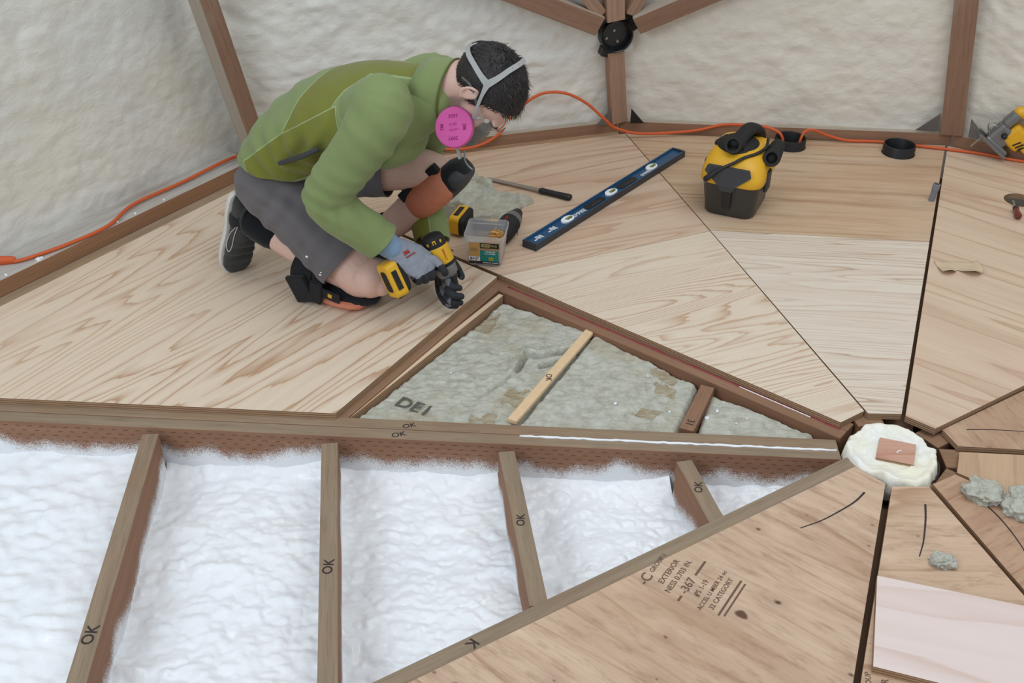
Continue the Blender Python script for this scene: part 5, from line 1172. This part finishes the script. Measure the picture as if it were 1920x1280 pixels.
def rhand():
    wr = Vector((.103, -.037, .232)); ks = []; fch = []
    for i, (d, ln, rr) in enumerate(((.036, 1.0, .0105), (.058, 1.06, .0108), (.079, 1.0, .0103), (.099, .84, .0092))):
        Hh = DC + Dh * d - Da * .014; K = Hh + (Dr * .95 + Da * .22) * .036
        if i == 0: P1 = K + (Da * .92 + Dr * .08 - Dh * .25) * .042; P2 = P1 + (Da * .55 - Dr * .65 - Dh * .35) * .024; P3 = P2 + (-Dr * .85 + Da * .2) * .020
        else: P1 = K + (Da * .95 - Dr * .16) * .038 * ln; P2 = P1 + (Da * .20 - Dr * .97) * .026 * ln; P3 = P2 + (-Dr * .75 - Da * .62) * .020 * ln
        fch.append(([tuple(K - (K - wr).normalized() * .02), tuple(K), tuple(P1), tuple(P2), tuple(P3)], [rr * 1.02, rr * 1.08, rr, rr * .95, rr * .86])); ks.append(K)
    km = (ks[0] + ks[3]) / 2; bn = (Dh.cross(km - wr)).normalized()
    if bn.z < 0: bn = -bn
    palm = [([tuple(wr - (km - wr) * .35), tuple(wr), tuple(wr + (km - wr) * .35 - bn * .004), tuple(wr + (km - wr) * .72 - bn * .006), tuple(km - bn * .004)], [(.031, .025), (.031, .024), (.040, .022), (.046, .020), (.043, .013)], tuple(Dh))]
    tb = wr + (km - wr) * .25 - Dh * .034 - bn * .012
    thumb = ([tuple(wr + (km - wr) * .12 - Dh * .016 - bn * .006), tuple(tb), tuple(DC + Dh * .035 - Da * .030 - Dr * .012), tuple(DC + Dh * .026 - Da * .006 - Dr * .036)], [.015, .0145, .0118, .0105])
    kn = np.array(km); ax = np.array((km - wr).normalized()); bnp = np.array(bn); wn = np.array(wr)
    def dip(V, N_):
        along = (V - kn) @ np.array((Da * .9 + Dr * .2).normalized()); t = (V - kn) @ ax
        side = -(N_ @ bnp) - .25
        f1 = np.minimum(along - .020 + .0025 * vn(V, 130, 2), 1) * 30
        idx = (V - np.array(ks[0])) @ np.array(Da) - .014
        return np.maximum(np.where(t > -.085, f1 * .03, -1), np.where(((V - kn) @ ax > -.07) & ((V - kn) @ bnp < -.016), side * .02, -1))
    def cuff(V): return .018 - (V - wn) @ ax
    g = hand('glove', wr, palm, fch, thumb, M_glr, pm, dip, cuff)
    for p0, tx, sz in ((.40, '3M', .015), (.52, 'Comfort Grip', .0055)):
        pt = wr + (km - wr) * p0 + bn * (.0185 if p0 < .45 else .0178); t = text_mb([(tx, sz, 0, 0, 0)], .0012); t.xf(basis(-Dh - (km - wr) * .0, z=bn, loc=pt)); 
        t.build('glove_print', M_redt, g)
rhand()
MB().tube([(.082, -.048, .252), (.096, -.040, .238), (.106, -.034, .226)], [.034, .0345, .033], n=20, side=(0, 1, 0)).build('glove_cuff', plain('cuff_blue', (132, 156, 182), .8, .2, .06), pm, smooth=True)
def lhand():
    wr = Vector((.100, .222, .106)); tips = []
    fch = []
    for (K, P1, P2, P3, rr) in (((.192, .112, .103), (.222, .066, .102), (.244, .048, .094), (.262, .058, .088), .0105), ((.196, .102, .082), (.226, .054, .080), (.251, .040, .072), (.270, .052, .066), .0108),
                                ((.190, .096, .061), (.222, .052, .057), (.247, .042, .048), (.265, .055, .043), .0103), ((.180, .094, .042), (.209, .060, .036), (.231, .052, .028), (.248, .062, .024), .0094)):
        fch.append(([tuple(Vector(K).lerp(wr, .25)), K, P1, P2, P3], [rr * 1.05, rr * 1.08, rr, rr * .96, rr * .88]))
    palm = [([tuple(wr + Vector((-.03, .035, .02))), tuple(wr), (.135, .172, .090), (.168, .132, .078), (.190, .104, .072)], [(.028, .028), (.027, .029), (.020, .038), (.020, .042), (.013, .039)], (.7, .7, 0))]
    thumb = ([(.125, .185, .105), (.165, .165, .118), (.210, .140, .106), (.240, .118, .088)], [.015, .014, .0118, .0105])
    def dip(V, N_):
        band = vn(V, 48, 4) + .9 * (N_[:, 2] * .3 - N_[:, 1] * .7 - N_[:, 0] * .1) - .55
        return np.where((V[:, 0] > .19) & (V[:, 0] < .245), -band, np.where(V[:, 0] > .15, 1, -1.))
    hand('glove', wr, palm, fch, thumb, M_gll, pm, dip, lambda V: np.full(len(V), -1.0))
lhand()
# ---- the impact driver in his hands and the screw it turns
dm = Matrix(((Da.x, 0, -Dh.x, DC.x), (Da.y, 0, -Dh.y, DC.y), (Da.z, 0, -Dh.z, DC.z), (0, 0, 0, 1))); _y = (-Dh).cross(Da)
dm[0][1], dm[1][1], dm[2][1] = _y.x, _y.y, _y.z
make_drill('impact_driver', PM @ dm, 'yellow and black impact driver held in the gloved hands over the plywood')

# ---- respirator
rs_ = empty('respirator'); rs_.parent = pm
M_mask = plain('mask_rubber', (112, 112, 106), .4, .45, .08); M_pink = plain('filter_pink', (204, 90, 154), .75, .25, .05, 60); M_pinkd = plain('filter_print', (150, 44, 110), .8, .2, .05); M_bandg = plain('strap_grey', (164, 164, 162), .6, .3, .05)
b = MB(); b.rings([[H(w * math.cos(a), y, -.034 + dz + h * math.sin(a)) for a in np.linspace(0, 2 * np.pi, 28, endpoint=False)] for y, w, h, dz in ((.068, .050, .062, -.008), (.086, .049, .060, -.006), (.104, .040, .048, -.004), (.122, .028, .034, -.008), (.132, .016, .020, -.012), (.134, .004, .005, -.012))])
b.build('facepiece', M_mask, rs_, smooth=True)
b = MB().lathe([(.016, 0), (.017, .012), (.015, .016), (0, .016)], 24); b.xf(Matrix.Translation(H(0, .128, -.060)) @ Vector((0, 0, 1)).rotation_difference(HF).to_matrix().to_4x4()); b.build('exhale_valve', M_mask, rs_, angle=40)
for s in (1, -1):
    nn = (HX * s * .86 + HF * -.14 + HU * -.02 + Vector((.06, 0, .26)) * (1 if s > 0 else 0)).normalized(); c = Vector(H(s * .083, .068, -.052)) if s > 0 else Vector(H(s * .086, .075, -.045))
    Q = Matrix.Translation(c) @ basis(nn.cross(Vector((.17, .0, -.98))), z=nn).to_3x3().to_4x4()
    f = MB().lathe([(0, -.010), (.046, -.010), (.0505, -.006), (.0515, .003), (.0495, .008), (.044, .0095), (.020, .011), (0, .011)], 44); f.xf(Q); fo = f.build('filter', M_pink, rs_, angle=40)
    f = MB().lathe([(.016, -.034), (.020, -.024), (.022, -.009)], 24); f.xf(Q); f.build('filter_mount', M_mask, rs_, smooth=True)
    if s > 0:
        t = text_mb([('2097', .013, 0, .026, 0), ('2097', .013, 0, -.027, R(180)), ('3M', .013, -.030, 0, R(90)), ('3M', .013, .030, 0, R(-90)), ('P100', .010, 0, .006, R(8)), ('NIOSH', .008, .002, -.007, R(8))], .0003)
        t.xf(Q @ Matrix.Translation((0, 0, .0108)) @ Matrix.Rotation(R(0), 4, 'Z')); t.build('filter_print', M_pinkd, fo)
def ribbon(pts, w, th, name, m, parent):
    P = catmull(pts, 6); c = np.array((0, -.012, .03)); rs = []; n = len(P)
    ws = w if isinstance(w, list) else [w] * len(pts); ws = [q[0] for q in catmull([(x, 0, 0) for x in ws], 6)]
    for i in range(n):
        t = P[min(i + 1, n - 1)] - P[max(0, i - 1)]; t /= np.linalg.norm(t); nn = (P[i] - c) / np.array([.088, .11, .1]) ** 2; nn /= np.linalg.norm(nn); s = np.cross(t, nn); s /= np.linalg.norm(s)
        rs.append([H(*(P[i] - s * ws[i] / 2)), H(*(P[i] + s * ws[i] / 2)), H(*(P[i] + s * ws[i] / 2 + nn * th)), H(*(P[i] - s * ws[i] / 2 + nn * th))])
    return MB().rings(rs).build(name, m, parent, angle=50)
def e(p):
    c = np.array((0, -.012, .03)); q = (np.array(p) - c) / np.array([.0895, .1110, .0985]); return tuple(c + q / np.linalg.norm(q) * np.array([.0895, .1110, .0985]))
mir = lambda p: (-p[0], p[1], p[2])
A_ = [(0, -.125, -.012), (.03, -.110, .000), (.050, -.0999, .0101), (.0686, -.0809, .0292), (.079, -.0571, .0463), (.0817, -.0361, .0604)]
B_ = [(.0817, -.0361, .0604), (.0678, -.046, .0863), (.0451, -.056, .1068), (.0241, -.0592, .1169), (0, -.060, .1205)]
for mr in (False, True):
    g = (lambda p: mir(p)) if mr else (lambda p: p)
    ribbon([e(g(p)) for p in A_], [.013, .013, .013, .013, .014, .018], .0022, 'head_strap', M_bandg, rs_)
    ribbon([e(g(p)) for p in B_], [.018, .014, .013, .013, .013], .0022, 'head_strap', M_bandg, rs_)
    ribbon([(e(g(p)) if p[1] < .05 else g(p)) for p in ((.0817, -.0361, .0604), (.0862, -.014, .045), (.0866, .0075, .0303), (.078, .035, .010), (.060, .064, -.012), (.050, .082, -.026))], [.016, .009, .008, .008, .009, .010], .0022, 'head_strap', M_bandg, rs_)
# dangling lower strap ends
MB().tube([(.262, .035, .528), (.275, .035, .512), (.282, .035, .490)], [(.006, .003), (.006, .003), (.009, .004)], n=8, sub=3, side=(0, 1, 0)).build('strap_clip', M_bandg, rs_, smooth=True)
MB().tube([(.298, .03, .512), (.297, .03, .492), (.305, .03, .476), (.318, .03, .466)], .0022, n=8, sub=4).build('strap_end', M_graym, rs_, smooth=True)
# ---- clear safety glasses
gl = empty('safety_glasses'); gl.parent = pm
M_lens = NT('clear_lens'); M_lens.base((.97, .98, .98, 1), .05, .5); M_lens.p.inputs['Transmission Weight'].default_value = .95; M_lens.p.inputs['IOR'].default_value = 1.02; M_lens = M_lens.m
rs = []
for z in (-.010, .002, .018, .034, .040):
    k = 1 - .25 * ((z - .015) / .03) ** 2
    rs.append([H(.078 * math.sin(a), .030 + .078 * math.cos(a) * (.9 + .1 * k), z) for a in np.linspace(-1.25, 1.25, 26)])
o = MB().rings(rs, cap=False, closed=False).build('lens', M_lens, gl, smooth=True); solidify(o, .002, 0)
for s in (-1, 1):
    MB().tube([H(s * .076, .052, .026), H(s * .088, .010, .024), H(s * .090, -.035, .020), H(s * .086, -.058, -.002)], [(.0016, .004), (.0016, .004), (.0016, .0035), (.0014, .003)], n=8, sub=4, side=tuple(HX)).build('temple_arm', M_lens, gl, smooth=True)
    MB().box(H(s * .080, .046, .020), (.016, .003, .012), rot=HM.to_3x3().to_euler(), bev=.001).build('side_hinge', M_bandg, gl)
